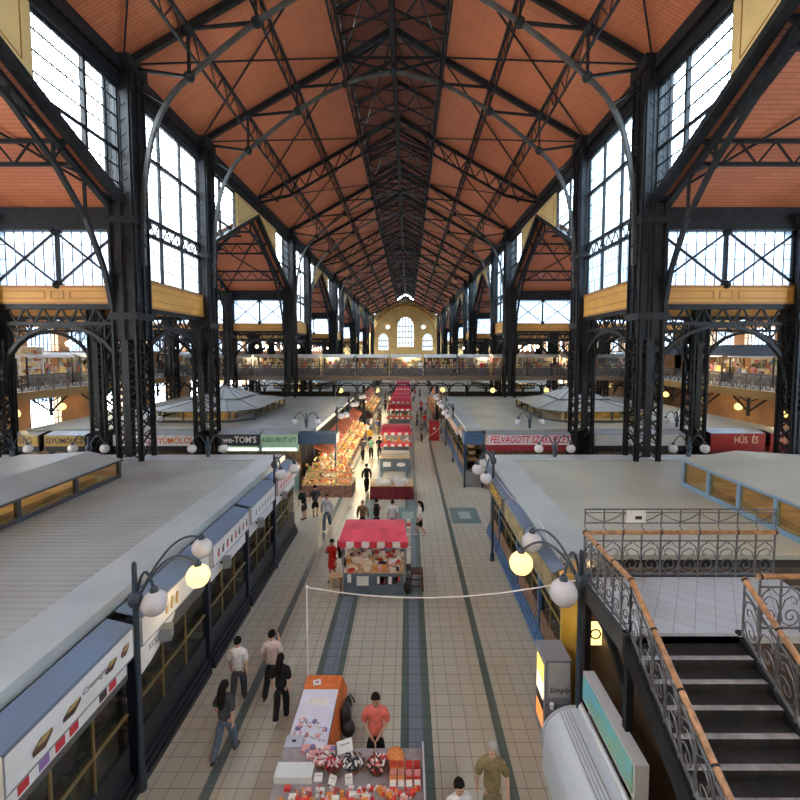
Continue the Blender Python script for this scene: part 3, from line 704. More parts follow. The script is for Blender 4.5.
# lit globes hanging under the galleries
pend = empty('hanging_globe_lamp')
m = MB(); m.ball((0, 0, 0), .28, 12, 8); m.build('globe', GLOBEON, pend, True); MB().tube([(0,0,.27), (0,0,1.2)], .03, 5).build('rod', IRON, pend)
i = 0
for s in (-1, 1):
    for k, y in enumerate((24.5, 27.8, 29.5, 33.5, 38, 43, 55, 62, 70)):
        o = pend if i == 0 else copy_tree(pend); o.location = (GAL[s]-s*.1+s*1.0, y, 4.4); i += 1
        tag(o, f'lit yellow globe hanging under the {SN[s]} gallery, {ORD[k]} from the camera', 'lamp', 'globes under the galleries')
for k, (x, y) in enumerate([(-7.5, 48.3), (-12.5, 48.6), (3.9, 49), (9.5, 48.6), (15.5, 48.5), (-3.5, 48.8)]):
    tag(copy_tree(pend, (x, y, 4.3)), f'lit yellow globe hanging under the footbridge, {["third from left", "leftmost", "third from right", "second from right", "rightmost", "left of the aisle centre"][k]}', 'lamp', 'globes under the footbridge')
for k, (x, y) in enumerate([(-17.4, 50.2), (-16.4, 50.6), (-12.6, 50), (13, 50.5), (14, 50.5), (15, 50.5), (-14.4, 78), (9.8, 77), (-23.5, 30.2), (-19.5, 33)]):
    o = empty('spot_lamp', (x, y, 9.2), 0, 'lit warm lamp cluster hanging high under the side aisle girders', 'lamp', 'high lamps in the side aisles')
    m = MB(); m.ball((0, 0, 0), .2, 10, 6); m.build('bulb', WARM, o, True); MB().tube([(0,0,.2), (0,0,1)], .02, 4).build('rod', IRON, o)
# ------------------------------------------------------------------ stall blocks
CREAMR = {1: CREAM, -1: CREAMG}
def block_roof(s, y0, y1, label, xe, xo, near=False, cut=0, front_cut=None):
    z = 3.7; r = empty('stall_roof', (0,0,0), 0, label, 'roof')
    lo, hi = sorted((xe+s*1.0, xo))
    MB().box(lo, hi, y0, y1, z-.12, z).build('roof_sheet', CREAMR[s], r)
    m = MB(); m.box(*sorted((xe, xe+s*1.05)), y0, y1, z-.14, z+.035); m.box(*sorted((xe-s*.02, xe+s*.1)), y0, y1, z-.2, z+.06); m.build('gutter_border', mat('roof_border', (.40, .43, .42) if s < 0 else (.44, .44, .38), .4, noise=(.6, .12)), r)
    m = MB(); m.box(lo, hi, y1-1.0, y1, z, z+.04); m.build('end_border', MATS['roof_border'], r)
    if near:
        m = MB(); y = y0+.1
        while y < y1-1.3: m.prism([(y, z), (y+.045, z+.016), (y+.085, z+.016), (y+.13, z)], 'x', lo if s > 0 else lo, hi); y += .21
        m.build('corrugation', CREAMR[s], r)
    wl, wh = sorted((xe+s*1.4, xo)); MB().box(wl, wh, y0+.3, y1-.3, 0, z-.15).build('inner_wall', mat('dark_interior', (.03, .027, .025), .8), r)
    return r
block_roof(-1, 3.2, 20.6, 'wide grey corrugated roof over the front left stalls', -5.92, -24.5, True)
block_roof(1, 10.4, 20.6, 'wide cream roof over the front right stalls beside the stairs', 3.75, 24.0, False)
block_roof(-1, 27.7, 47.2, 'wide pale roof over the second left block behind the green sign', -5.92, -24.5)
block_roof(1, 27.7, 47.2, 'wide cream roof over the second right block behind the red-lettered sign', 3.75, 24.0)
for s in (-1, 1):
    for k, (a, b) in enumerate([(54.4, 73), (81.5, 100), (108, 126)]):
        block_roof(s, a, b, f'pale roof of the {["third", "fourth", "fifth"][k]} {SN[s]} stall block beyond the footbridge', -5.92 if s < 0 else 3.75, -24.5 if s < 0 else 24)
# roof lantern pavilions
def monitor(s, label, x0, x1, y0, y1, zt, ridge, fr, zr_):
    r = empty('roof_skylight_box', (0,0,0), 0, label, 'skylight')
    lo, hi = sorted((x0, x1)); z = 3.7
    m = MB(); m.add([(lo-.1, y0, zt), (hi+.1, y0, zt), (hi+.1, y1+.1, zt), (lo-.1, y1+.1, zt), (ridge, y0, zr_), (ridge, y1+.1, zr_)], [(0, 4, 5, 3), (1, 2, 5, 4), (2, 3, 5), (0, 1, 4), (0, 3, 2, 1)])
    m.build('roof_sheet', CREAMR[s], r)
    m = MB(); y = y0
    while y <= y1+.01:
        for x in (lo, hi): m.box(x-.06, x+.06, y-.06, y+.06, z, zt)
        y += (y1-y0)/4
    n = 3
    for i in range(n+1): xx = lo+(hi-lo)*i/n; m.box(xx-.05, xx+.05, y1-.05, y1+.05, z, zt)
    for x in (lo, hi): m.box(x-.07, x+.07, y0, y1, zt-.08, zt+.01); m.box(x-.07, x+.07, y0, y1, z, z+.14)
    m.box(lo, hi, y1-.06, y1+.06, zt-.08, zt); m.build('frame', fr, r)
    m = MB(); 
    for x in (lo, hi): m.box(x-.01, x+.01, y0, y1, z+.1, zt-.05)
    m.box(lo, hi, y1-.01, y1+.01, z+.1, zt-.05); m.build('pane', AMBERG, r)
    m = MB(); m.box(lo+.5, hi-.5, y0, y1-.5, z, z+.2); m.build('inner_wall', mat('amber_inner', (.34, .27, .15), .6, noise=(1.5, .5)), r)
    MB().box(lo+1, lo+1.1, y0+.5, y1-.6, zt-.2, zt-.15).build('tube_lamp', WARM, r)
    MB().box(hi-1.1, hi-1, y0+.5, y1-.6, zt-.2, zt-.15).build('tube_lamp', WARM, r)
    return r
monitor(-1, 'low glazed skylight box with dark frames on the near left roof', -17, -11.4, 8, 16.9, 4.42, -12.6, mat('dark_frame', (.04, .04, .045), .5), 4.74)
monitor(1, 'low glazed skylight box with blue frames on the near right roof', 10.25, 17, 10.5, 15.9, 4.68, 12.2, mat('blue_frame', (.16, .26, .36), .5), 5.0)
def pavilion(s, label, x0, x1, y0, y1):
    r = empty('roof_skylight_pavilion', (0,0,0), 0, label, 'skylight'); lo, hi = sorted((x0, x1)); z = 3.7; zt = 4.5; c = 1.3
    oc = lambda e, zz: [(lo-e, y0+c), (lo+c, y0-e), (hi-c, y0-e), (hi+e, y0+c), (hi+e, y1-c), (hi-c, y1+e), (lo+c, y1+e), (lo-e, y1-c)]
    base = [(x, y, zt) for x, y in oc(.25, zt)]; cx = (lo+hi)/2; cy = (y0+y1)/2
    top = [(cx+(x-cx)*.42, cy+(y-cy)*.42, 5.0) for x, y, _ in base]
    m = MB(); vs = base+top; fs = [(i, (i+1) % 8, 8+(i+1) % 8, 8+i) for i in range(8)]+[tuple(range(8, 16)), tuple(range(8))[::-1]]
    m.add(vs, fs); m.build('roof_sheet', CREAMR[s], r)
    m = MB(); P = oc(0, z)
    for i in range(8):
        a, b = P[i], P[(i+1) % 8]; L = math.dist(a, b); n = max(1, round(L/1.7))
        for t in range(n): xx = a[0]+(b[0]-a[0])*t/n; yy = a[1]+(b[1]-a[1])*t/n; m.box(xx-.05, xx+.05, yy-.05, yy+.05, z, zt)
        m.beam((*a, zt-.03), (*b, zt-.03), .08); m.beam((*a, z+.08), (*b, z+.08), .08, .16); m.beam(base[i], top[i], .05)
    m.build('frame', mat('dark_frame', (.04, .04, .045)), r)
    m = MB(); m.prism(P, 'z', z+.08, z+.1)
    g = MB()
    for i in range(8): g.add([(*P[i], z+.1), (*P[(i+1) % 8], z+.1), (*P[(i+1) % 8], zt-.03), (*P[i], zt-.03)], [(0, 1, 2, 3)])
    g.build('pane', AMBERG, r)
    MB().box(lo+1.6, hi-1.6, y0+1.6, y1-1.6, z, zt-.25).build('inner_wall', MATS['amber_inner'], r)
    MB().box(lo+1.2, hi-1.2, y0+1.0, y0+1.06, zt-.18, zt-.12).build('tube_lamp', WARM, r)
    ap = (cx, cy, 5.9); q = [(cx+dx*1.9, cy+dy*2.2, 5.02) for dx, dy in ((-1, -1), (1, -1), (1, 1), (-1, 1))]
    m = MB(); m.add(q+[ap], [(0, 1, 4), (1, 2, 4), (2, 3, 4), (3, 0, 4), (3, 2, 1, 0)]); m.build('pyramid_glazing', mat('pale_glazing', (.50, .55, .55), .25), r)
    m = MB()
    for i in range(4):
        a = Vector(q[i]); b = Vector(q[(i+1) % 4]); A = Vector(ap); m.beam(a, A, .07); m.beam(a, b, .08)
        for t in (.33, .66): m.beam(a.lerp(b, t), A, .04)
    m.build('pyramid_frame', mat('pavilion_frame', (.12, .13, .13), .5), r)
pavilion(-1, 'octagonal glazed roof pavilion with small pyramid on the second left block', -18.6, -11.2, 30.2, 40.5)
pavilion(1, 'octagonal glazed roof pavilion with small pyramid on the second right block', 9.7, 17.2, 30.2, 40)
pavilion(-1, 'octagonal glazed roof pavilion on the third left block beyond the footbridge', -18, -11, 57, 68)
pavilion(1, 'octagonal glazed roof pavilion on the third right block beyond the footbridge', 9.7, 17, 57, 68)
# ------------------------------------------------------------------ stall fronts along the aisle
MEATC = [mat('sausage_red', (.22, .035, .02), .4), mat('sausage_brown', (.12, .05, .03), .4), mat('cheese_tan', (.42, .30, .12), .5), mat('jar_green', (.14, .17, .06), .4), mat('pack_pink', (.45, .2, .2), .5), mat('pack_dark', (.05, .04, .035), .4)]
def front(s, xf, xs_, ya, yb, label, sign=SIGNW, top=BLUETOP, kind=0, plinth=PLINTH, post=NAVY, pal=None, zs0=2.83, zs1=3.42, seed=1):
    """stall module facing the aisle; xf body face, xs_ sign face; local coordinates in world"""
    random.seed(seed); d = s
    r = empty('market_stall', (0,0,0), 0, label, 'market stall')
    B = lambda m, a, b, y0, y1, z0, z1: m.box(*sorted((a, b)), y0, y1, z0, z1)
    m = MB(); B(m, xs_, xs_+d*.08, ya, yb, zs0, zs1); sg = m.build('signboard', sign, r)
    m = MB(); B(m, xs_-d*.012, xs_, ya, ya+.02, zs0, zs1); B(m, xs_-d*.012, xs_, yb-.02, yb, zs0, zs1); B(m, xs_-d*.012, xs_, ya, yb, zs1-.02, zs1); B(m, xs_-d*.012, xs_, ya, yb, zs0, zs0+.02); m.build('sign_edge', GREY, sg)
    m = MB(); xe = -5.78 if s < 0 else 3.72
    m.prism([(xs_, zs1+.005), (xs_, zs1+.035), (xe, zs1+.16), (xe, zs1+.13)], 'y', ya, yb); m.build('awning_top', top, r)
    m = MB(); B(m, xf-d*.02, xf+d*.16, ya-.06, ya+.1, 0, zs1); m.build('post', post if s > 0 else mat('dark_navy_post', (.012, .018, .035), .4), r)
    m = MB(); B(m, xf+d*.02, xf+d*.2, ya, yb, .3, 1.0); m.build('counter_front', mat('brown_packed_display', (.24, .13, .07), .5, noise=(7, .6)) if s > 0 else PLINTH, r)
    m = MB(); B(m, xf-d*.14, xf+d*.3, ya, yb, 0, .14); B(m, xf-d*.10, xf+d*.3, ya, yb, .18, .28); B(m, xf-d*.05, xf+d*.3, ya, yb, .32, .42); B(m, xf-d*.02, xf+d*.3, ya, yb, .1, .4); m.build('plinth', plinth, r)
    m = MB(); B(m, xf+d*.05, xf+d*.07, ya+.1, yb, .95, 2.6); m.build('shop_window', SHOPG, r)
    m = MB(); B(m, xf, xf+d*.1, ya+.1, yb, 2.35, 2.8); m.build('fascia', mat('fascia_dark', (.10, .09, .08), .5) if kind != 1 else SIGNW, r)
    m = MB(); n = 3
    for i in range(1, n): y = ya+(yb-ya)*i/n; B(m, xf+d*.02, xf+d*.06, y-.02, y+.02, .95, 2.4)
    B(m, xf+d*.01, xf+d*.06, ya, yb, 1.62, 1.66); m.build('window_bar', mat('brass_trim', (.30, .21, .08), .4, .5), r)
    sh = MB()
    for z in (1.0, 1.45, 1.9): B(sh, xf+d*.15, xf+d*1.2, ya+.1, yb, z-.04, z)
    B(sh, xf+d*1.2, xf+d*1.25, ya, yb, .3, 2.8); sh.build('shelf', mat('shelf_dark', (.11, .085, .06), .6), r)
    g = MB(); pal = pal or MEATC
    for z in (1.0, 1.45, 1.9):
        y = ya+.2
        while y < yb-.25:
            g.m = random.randrange(len(pal)); w = random.uniform(.1, .3); h = random.uniform(.08, .3); x0 = xf+d*random.uniform(.2, .4)
            if random.random() < .5: g.beam((x0, y, z+.08), (x0+d*.6, y+.1, z+.08), .09)
            else: B(g, x0, x0+d*random.uniform(.2, .6), y, y+w*.8, z, z+h)
            y += w+.04
    y = ya+.25
    while y < yb-.2:
        g.m = random.randrange(len(pal)); g.tube([(xf+d*.5, y, 2.55), (xf+d*.5, y+.02, 2.3), (xf+d*.5, y, 2.1)], .04, 5); y += random.uniform(.12, .3)
    g.build('goods', pal, r)['kind'] = 'stuff'
    return r, sg
xsl = -5.28; xfl = -5.42
def pics(sg, s, xs_, items):
    for (y, z, w, h, c, tilt) in items:
        x = xs_-s*.012
        m = MB(); k = [(-w/2, -h*.35), (w*.1, -h/2), (w/2, h*.1), (w/2, h*.4), (-w*.1, h/2), (-w/2, 0)]
        m.prism([(y+p[0], z+p[1]+p[0]*tilt) for p in k], 'x', *sorted((x, x-s*.006))); m.m = 1
        m.prism([(y+p[0]*.7+.02, z+p[1]*.45+.05+p[0]*tilt) for p in k], 'x', *sorted((x-s*.006, x-s*.01)))
        m.build('printed_picture', [c, MEATC[2]], sg)
DKS = mat('print_dark_brown', (.05, .025, .018), .5); REDP = mat('print_red', (.55, .03, .04), .5); PURP = mat('print_purple', (.3, .15, .4), .5); GREYP = mat('print_grey', (.3, .3, .3), .6)
GOLDP = mat('print_gold', (.75, .48, .08), .5)
def ytext(s_, sz, sg, s, xs_, y, z, m, **k):
    rz = PI/2 if s < 0 else -PI/2
    return text(s_, sz, 'lettering', m, sg, (xs_-s*.016, y, z), (PI/2, 0, rz), .003, **k)
r, sg = front(-1, xfl, xsl, 5.35, 8.05, 'white-signed stall front nearest the camera on the left, four sausage pictures on its sign', kind=0, seed=3)
pics(sg, -1, xsl, [(5.95, 3.06, .34, .2, MEATC[1], 0), (6.5, 3.08, .36, .17, DKS, 0), (7.4, 3.12, .28, .18, DKS, 0), (7.78, 3.13, .22, .2, MEATC[1], 0)])
ytext('Pick', .16, sg, -1, xsl, 5.55, 2.95, DKS, shear=.3) if False else None
ytext('Csemege', .15, sg, -1, xsl, 6.98, 3.16, GREYP, shear=.3)
m = MB(); m.box(-5.43, -5.40, 5.4, 8.0, 2.5, 2.8); lo = m.build('price_strip', SIGNW, r)
for y, c in ((5.75, REDP), (6.1, PURP), (6.4, REDP), (6.68, REDP), (7.35, DKS), (7.6, REDP)):
    m = MB(); m.box(-5.40, -5.392, y-.09, y+.09, 2.54, 2.76); m.build('price_card', c, lo)
r, sg = front(-1, xfl, xsl, 8.3, 11.25, 'left stall front with pale sign and round white banner beside the nearest lamp post', seed=4)
pics(sg, -1, xsl, [(9.2, 3.1, .12, .3, MEATC[2], 0), (9.4, 3.1, .12, .3, MEATC[2], 0), (9.6, 3.1, .12, .3, MEATC[2], 0), (10.5, 3.1, .18, .2, GREYP, 0)])
m = MB(); m.prism([(8.35, 2.78), (8.35, 2.2), (8.7, 2.25), (9.2, 2.42), (9.6, 2.62), (9.72, 2.78)], 'x', -5.40, -5.36); bn = m.build('round_banner', SIGNW, r)
ytext('KOLBÁSZ', .2, bn, -1, -5.36, 8.98, 2.58, GREYP, sx=.8)
r, sg = front(-1, xfl, xsl, 11.45, 14.15, 'third left stall front from the camera, sign with small red and black pictures', kind=1, seed=5)
pics(sg, -1, xsl, [(11.8+.3*i, 3.1, .12, .25, (REDP, DKS, REDP, MEATC[1])[i % 4], 0) for i in range(8)])
r, sg = front(-1, xfl, xsl, 14.35, 17.1, 'fourth left stall front from the camera, sign with grey print', kind=1, seed=6)
pics(sg, -1, xsl, [(14.8+.32*i, 3.1, .1, .2, GREYP, 0) for i in range(7)])
r, sg = front(-1, xfl, xsl, 17.3, 20.4, 'last stall front of the near left row with a pale pink sign', sign=mat('pink_sign', (.66, .50, .50), .5), kind=1, seed=7)
pics(sg, -1, xsl, [(17.8+.4*i, 3.1, .2, .18, REDP, 0) for i in range(6)])
for i, y in enumerate((8.2, 11.35, 14.25, 17.2)):
    r = empty('loudspeaker', (-5.25, y+.9, 2.62), .3, f'small grey box light fixed under the left signs, {ORD[i]} one', 'lamp', 'box lights on the left fronts')
    MB().box(-.1, .12, -.13, .13, -.15, .12).build('housing', GREY, r); MB().box(-.17, -.1, -.03, .03, -.03, .03).build('bracket', IRON, r)
# right row
PALR = [mat('pack_orange', (.50, .22, .08), .5), mat('pack_brown', (.32, .16, .07), .5), mat('pack_cream', (.55, .42, .28), .5), mat('pack_redbrown', (.28, .07, .04), .5), MEATC[2]]
xfr, xsr = 3.92, 3.42
SB = mat('black_sign', (.02, .02, .025), .4); SY = mat('tan_gold_sign', (.34, .26, .12), .5, noise=(4, .4))
rowr = [(10.0, 12.5, SY, 'right stall front with tan sign right beside the stairs'), (12.6, 15.1, SY, 'right stall front with plain tan sign, next to the stall by the stairs'), (15.2, 18.2, SB, 'right stall front with yellow letters on a black sign'), (18.3, 20.5, SY, 'last stall front of the near right row with hanging goods at its corner')]
for i, (a, b, sg_, lab) in enumerate(rowr):
    r, sg = front(1, xfr, xsr, a, b, lab, sign=sg_, plinth=BLUE, post=mat('steel_blue', (.05, .11, .22), .4), pal=PALR, seed=20+i, kind=0)
    if i == 2: ytext('CSEMEGE', .5, sg, 1, xsr, 16.7, 3.12, GOLDP, sx=1.05, bold=.01)
    m = MB(); m.box(xsr+.15, xfr-.02, a-.04, a+.04, 2.7, 3.3); m.build('bracket', NAVY, r)
    MB().box(xfr+.3, xfr+.36, a+.2, b-.2, 2.3, 2.36).build('tube_lamp', WARM, r)
struct(MB().box(3.62, 4.2, 9.88, 9.98, 0, 3.45).build('wall_front', mat('yellow_end_panel', (.50, .33, .06), .5)))
struct(MB().box(4.2, 9.5, 9.88, 9.98, 0, 3.6).build('wall_front', mat('dark_brown_wall', (.07, .04, .02), .6, noise=(1, .4))))
# second block rows along the aisle
for i, (a, b) in enumerate([(30, 34), (34.1, 38.2), (38.3, 42.5), (42.6, 46.8)]):
    r, sg = front(1, xfr, xsr, a, b, f'right stall front of the second block with white and pink sign, {ORD[i]} in its row', sign=mat('white_pink_sign', (.68, .52, .50), .5) if i < 2 else SIGNW, plinth=BLUE, post=MATS['steel_blue'], pal=PALR, seed=30+i, kind=1)
    pics(sg, 1, xsr, [(a+.5+.5*j, 3.1, .3, .3, (REDP, MEATC[4], PALR[0])[j % 3], 0) for j in range(6)])
    MB().box(xfr+.3, xfr+.36, a+.2, b-.2, 2.3, 2.36).build('tube_lamp', WARM, r)
r = empty('corner_stall', (3.9, 28.2, 0), 0, 'open corner stall with red and white picture sign starting the second right block', 'market stall')
m = MB(); m.box(-.35, .9, -1.0, .2, 2.8, 3.5); sg = m.build('signboard', mat('steel_blue', (.05,.11,.22)), r)
m = MB(); m.box(.95, 2.9, -.9, -.8, 2.75, 3.45); s2 = m.build('picture_sign', SIGNW, r)
m = MB(); random.seed(5)
for i in range(16): x = 1.05+random.random()*1.7; z = 2.82+random.random()*.5; m.box(x, x+.2, -.92, -.9, z, z+.1)
m.build('print', REDP, s2)
m = MB(); 
for x in (-.3, .85): m.box(x-.05, x+.05, -.95, -.85, 0, 2.8)
m.build('post', NAVY, r); MB().box(-.3, 1.0, -.7, 0, 0, .9).build('counter', GREY, r)
# frontal sign rows of the second block facing the camera
def fsign(x0, x1, y, z0, z1, label, board, txt='', tm=BLACK, sz=.4, dark=True, body=None, shear=0, lit=False, sx=1, dx=0):
    r = empty('market_stall', ((x0+x1)/2, y, 0), 0, label, 'market stall'); w = (x1-x0)/2
    b = MB().box(-w, w, -.1, 0, z0, z1).build('signboard', board, r)
    if txt: text(txt, sz, 'lettering', tm, b, (dx, -.105, (z0+z1)/2), (PI/2,0,0), .004, shear, sx, .008)
    MB().box(-w, w, -.02, .3, 2.4, z0).build('fascia', body or BLACK, r)
    MB().box(-w, w, 0, .35, 0, 1.1).build('counter', body or NAVY, r)
    m = MB(); random.seed(int(abs(x0*10))); 
    x = -w+.1
    while x < w-.2: m.m = random.randrange(5); a = random.uniform(.15, .35); m.box(x, x+a, .05, .5, 1.1, 1.1+random.uniform(.1, .7)); x += a+.05
    m.build('goods', PALR, r)['kind'] = 'stuff'
    MB().box(-w, w, .7, .75, 0, 2.6).build('back_panel', mat('kiosk_back', (.25,.17,.1)), r)
    if lit: MB().box(-w+.1, w-.1, -.05, .05, 2.5, 2.62).build('tube_lamp', WARM, r)
    MB().prism([(0, z1), (.72, z1+.12), (.72, z1+.18), (-.1, z1+.03), (-.1, z1)], 'x', -w, w).build('awning_top', GREY, r)
    return r, b
FY = 26.95
GOLDB = mat('gold_board', (.42, .27, .06), .5)
fsign(-26.0, -23.1, FY, 2.75, 3.42, 'gold sign board with dark letters cut by the left frame edge', GOLDB, 'ZÖLDSÉG', DKS, .5, sx=1)
fsign(-22.7, -20.2, FY, 2.75, 3.42, 'gold GYÜMÖLCS sign stall left of the inner aisle column', GOLDB, 'GYÜMÖLCS', DKS, .46, sx=.95)
r, b = fsign(-18.4, -13.3, FY, 2.78, 3.45, 'long white ZÖLDSÉG GYÜMÖLCS sign stall behind the tall left column', SIGNW, '', DKS, .5)
text('ZÖLDSÉG', .52, 'lettering', mat('print_crimson', (.32, .02, .10), .5), b, (-1.25, -.105, 3.1), sx=.9, bold=.012); text('GYÜMÖLCS', .52, 'lettering', mat('print_orange', (.75, .16, .02), .5), b, (1.15, -.105, 3.1), sx=.9, bold=.012)
r, b = fsign(-11.9, -9.3, FY, 2.8, 3.5, 'black sign stall with white letters right of the tall left columns', SB, 'we-TOM\u2019S', SIGNW, .56, lit=True, body=mat('aqua_fascia', (.30, .52, .54), .5), bold=1) if False else fsign(-11.9, -9.3, FY, 2.8, 3.5, 'black sign stall with white letters right of the tall left columns', SB, 'we-TOM\u2019S', SIGNW, .56, lit=True, body=mat('aqua_fascia', (.30, .52, .54), .5), sx=.85, dx=.1)
fsign(-9.2, -6.9, FY, 2.8, 3.5, 'green AGRO-FRUIT sign stall at the corner of the second left block', mat('pale_green_board', (.33, .52, .40), .5), 'AGRO-FRUIT KFT', mat('print_green', (.03, .16, .07), .5), .42, lit=True, body=MATS['aqua_fascia'], sx=.66)
fsign(4.95, 10.2, FY+.1, 2.83, 3.45, 'long white FELVÁGOTT SZAKÜZLET sign stall with red italic letters', mat('pale_pink_board', (.70, .60, .62), .5), 'FELVÁGOTT SZAKÜZLET', mat('print_strong_red', (.60, .01, .04), .5), .62, shear=.25, body=mat('dark_red_fascia', (.30, .02, .03), .5), sx=.72, dx=.05)
fsign(11.65, 17.3, FY, 2.8, 3.5, 'pale grey sign stall over a black strip between the right columns', mat('pale_picture_board', (.50, .47, .44), .5, noise=(.8, .35, (.45, .50, .55))), '')
fsign(18.9, 22.3, FY, 2.72, 3.55, 'dark red HÚS ÉS sign stall right of the inner aisle column', mat('dark_red_board', (.36, .025, .025), .5), 'HÚS  ÉS', mat('print_cream', (.78, .55, .38), .5), .62, body=MATS['dark_red_fascia'], sx=.72, dx=.5)
fsign(22.65, 25.4, FY, 2.72, 3.55, 'dark red HENTESÁRU sign stall at the right frame edge', MATS['dark_red_board'], 'HENTESÁRU', MATS['print_cream'], .56, body=MATS['dark_red_fascia'], sx=.75, dx=.35)
t = empty('steel_blue_kiosk_box', (-5.4, 27.9, 0), 0, 'navy box canopy over the corner of the produce stalls', 'canopy')
MB().box(-1.6, .9, -.9, .3, 2.85, 3.5).build('canopy_box', mat('navy_box', (.03, .07, .13), .5), t)
m = MB(); 
for x in (-1.3, .7): m.box(x-.05, x+.05, -.1, 0, 0, 2.85)
m.build('post', NAVY, t)
# ------------------------------------------------------------------ produce stalls, left of the aisle
PROD = [mat(f'fruit_{i}', c, .45) for i, c in enumerate([(.80,.36,.12), (.70,.12,.07), (.85,.65,.18), (.35,.48,.12), (.80,.72,.50), (.70,.30,.18), (.85,.80,.70), (.55,.30,.12)])]
STRO = mat('orange_red_cloth', (.52, .12, .05), .6, noise=(3, .3))
def produce_stall(seed, w=3.0):
    """runs along Y, faces +X (aisle)"""
    random.seed(seed); r = empty('produce_stall')
    MB().box(-1.6, 0, -w/2, w/2, 0, .75).build('counter', mat('stall_skirt', (.20, .11, .10), .7, noise=(5, .4)), r)
    for k in range(3):
        x = -.15-.5*k; z = .75+.22*k
        for j in range(3):
            y = -w/2+w*(j+.5)/3
            c = MB(); c.box(x-.24, x+.24, y-w/6+.03, y+w/6-.03, z-.02, z+.1); cr = c.build('crate', WOODL, r)
            m = MB(); base = random.sample(range(8), 2)
            for q in range(22):
                m.m = base[q % 2] if random.random() < .8 else random.randrange(8)
                m.ball((x+random.uniform(-.19, .19), y+random.uniform(-w/6+.1, w/6-.1), z+.12+random.random()*.1), random.uniform(.05, .085), 6, 4)
            m.build('produce', PROD, cr, True)['kind'] = 'stuff'
    m = MB(); 
    for y in (-w/2+.1, w/2-.1): m.box(-1.55, -1.49, y-.03, y+.03, .7, 2.6)
    m.build('post', NAVY, r)
    m = MB(); m.add([(-1.55, -w/2, 2.75), (-.55, -w/2, 2.25), (-.55, w/2, 2.25), (-1.55, w/2, 2.75), (-1.55, -w/2, 2.71), (-.55, -w/2, 2.21), (-.55, w/2, 2.21), (-1.55, w/2, 2.71)], [(0,1,2,3), (7,6,5,4), (0,4,5,1), (1,5,6,2), (2,6,7,3), (3,7,4,0)])
    m.build('awning', STRO, r)
    m = MB(); 
    for q in range(30):
        m.m = random.randrange(8); y = random.uniform(-w/2, w/2); z = random.uniform(1.3, 2.1); m.ball((-1.45+random.uniform(0, .3), y, z), random.uniform(.06, .12), 6, 4)
    m.build('hanging_produce', PROD, r)['kind'] = 'stuff'
    MB().box(-.9, -.84, -w/2+.3, w/2-.3, 2.1, 2.15).build('tube_lamp', WARM, r)
    return r
PS = [produce_stall(s_) for s_ in (1, 2, 3)]
for i, y in enumerate((28.2, 31.4, 34.6, 37.8, 41.0, 44.2)):
    o = PS[i] if i < 3 else copy_tree(PS[i-3])
    o.location = (-4.35 if i < 4 else -4.25, y, 0); tag(o, f'lit produce stall with orange-red awning left of the aisle, {ORD[i]} from the camera', 'produce stall', 'produce stalls')
for i, (x, y, rz) in enumerate([(-4.4, 25.4, -PI/2)]):
    hd_ = copy_tree(PS[1], (x-.4, y, 0), rz)
    for c_ in kids(hd_):
        if c_.name.startswith(('awning', 'post', 'tube')): bpy.data.objects.remove(c_)
    tag(hd_, 'lit produce table at the head of the produce stalls, facing the camera', 'produce stall', 'produce stalls')
for i, y in enumerate((57, 60.5, 64, 67.5, 71)):
    tag(copy_tree(PS[i % 3], (-4.6, y, 0)), f'distant lit produce stall beyond the footbridge, {ORD[i]} of the row', 'produce stall', 'far produce stalls')
    tag(copy_tree(PS[(i+1) % 3], (3.2, y, 0), PI), f'distant lit stall on the right beyond the footbridge, {ORD[i]} of the row', 'produce stall', 'far produce stalls')
# ------------------------------------------------------------------ centre stalls
def canopy(parent, x0, x1, yf, yr, zf, zb, m_, scallop=True):
    m = MB(); n = 8; vs = []; 
    for i in range(n+1):
        t = i/n; y = yf+(yr-yf)*t; z = zf+(zb-zf)*math.sin(t*PI*.62)/math.sin(PI*.31*2)*1.0
        z = zf+(zb-zf)*(1-(1-min(1, t*1.6))**2); ins = .12*(1-(1-t)**3)
        vs += [(x0+ins, y, z), (x1-ins, y, z), (x0+ins, y, z-.03), (x1-ins, y, z-.03)]
    fs = []
    for i in range(n):
        a = 4*i; b = a+4; fs += [(a, a+1, b+1, b), (a+2, b+2, b+3, a+3), (a, b, b+2, a+2), (a+1, a+3, b+3, b+1)]
    fs += [(0, 2, 3, 1), (4*n, 4*n+1, 4*n+3, 4*n+2)]
    m.add(vs, fs); m.build('canopy', m_, parent, True)
    v = MB(); k = 9; w = (x1-x0)/k
    for i in range(k):
        v.m = 0 if i % 2 == 0 else 1
        v.prism([(x0+w*i, zf), (x0+w*i, zf-.16), (x0+w*(i+.2), zf-.22), (x0+w*(i+.8), zf-.22), (x0+w*(i+1), zf-.16), (x0+w*(i+1), zf)], 'y', yf-.02, yf)
    v.build('valance', [RED, SIGNW], parent)
def goods_heap(parent, x0, x1, y0, y1, z, n, pal, seed, name='goods', zz=.2, sz=1):
    random.seed(seed); m = MB()
    for i in range(n):
        m.m = random.randrange(len(pal)); x = random.uniform(x0, x1); y = random.uniform(y0, y1); a = random.uniform(.05, .13)*sz
        if random.random() < .5: m.ball((x, y, z+a*.6+random.random()*zz*.4), a*.7, 6, 4)
        else: m.box(x-a, x+a, y-a*.6, y+a*.6, z, z+random.uniform(.05, zz))
    o = m.build(name, pal, parent); o['kind'] = 'stuff'; return o
PALX = [mat('toy_red', (.62, .05, .04), .5), mat('toy_cream', (.72, .62, .48), .6), mat('toy_orange', (.75, .28, .06), .5), mat('toy_pink', (.70, .35, .35), .6), mat('toy_black', (.03, .03, .04), .5), mat('toy_white', (.75, .73, .70), .5), mat('toy_purple', (.22, .18, .35), .5)]
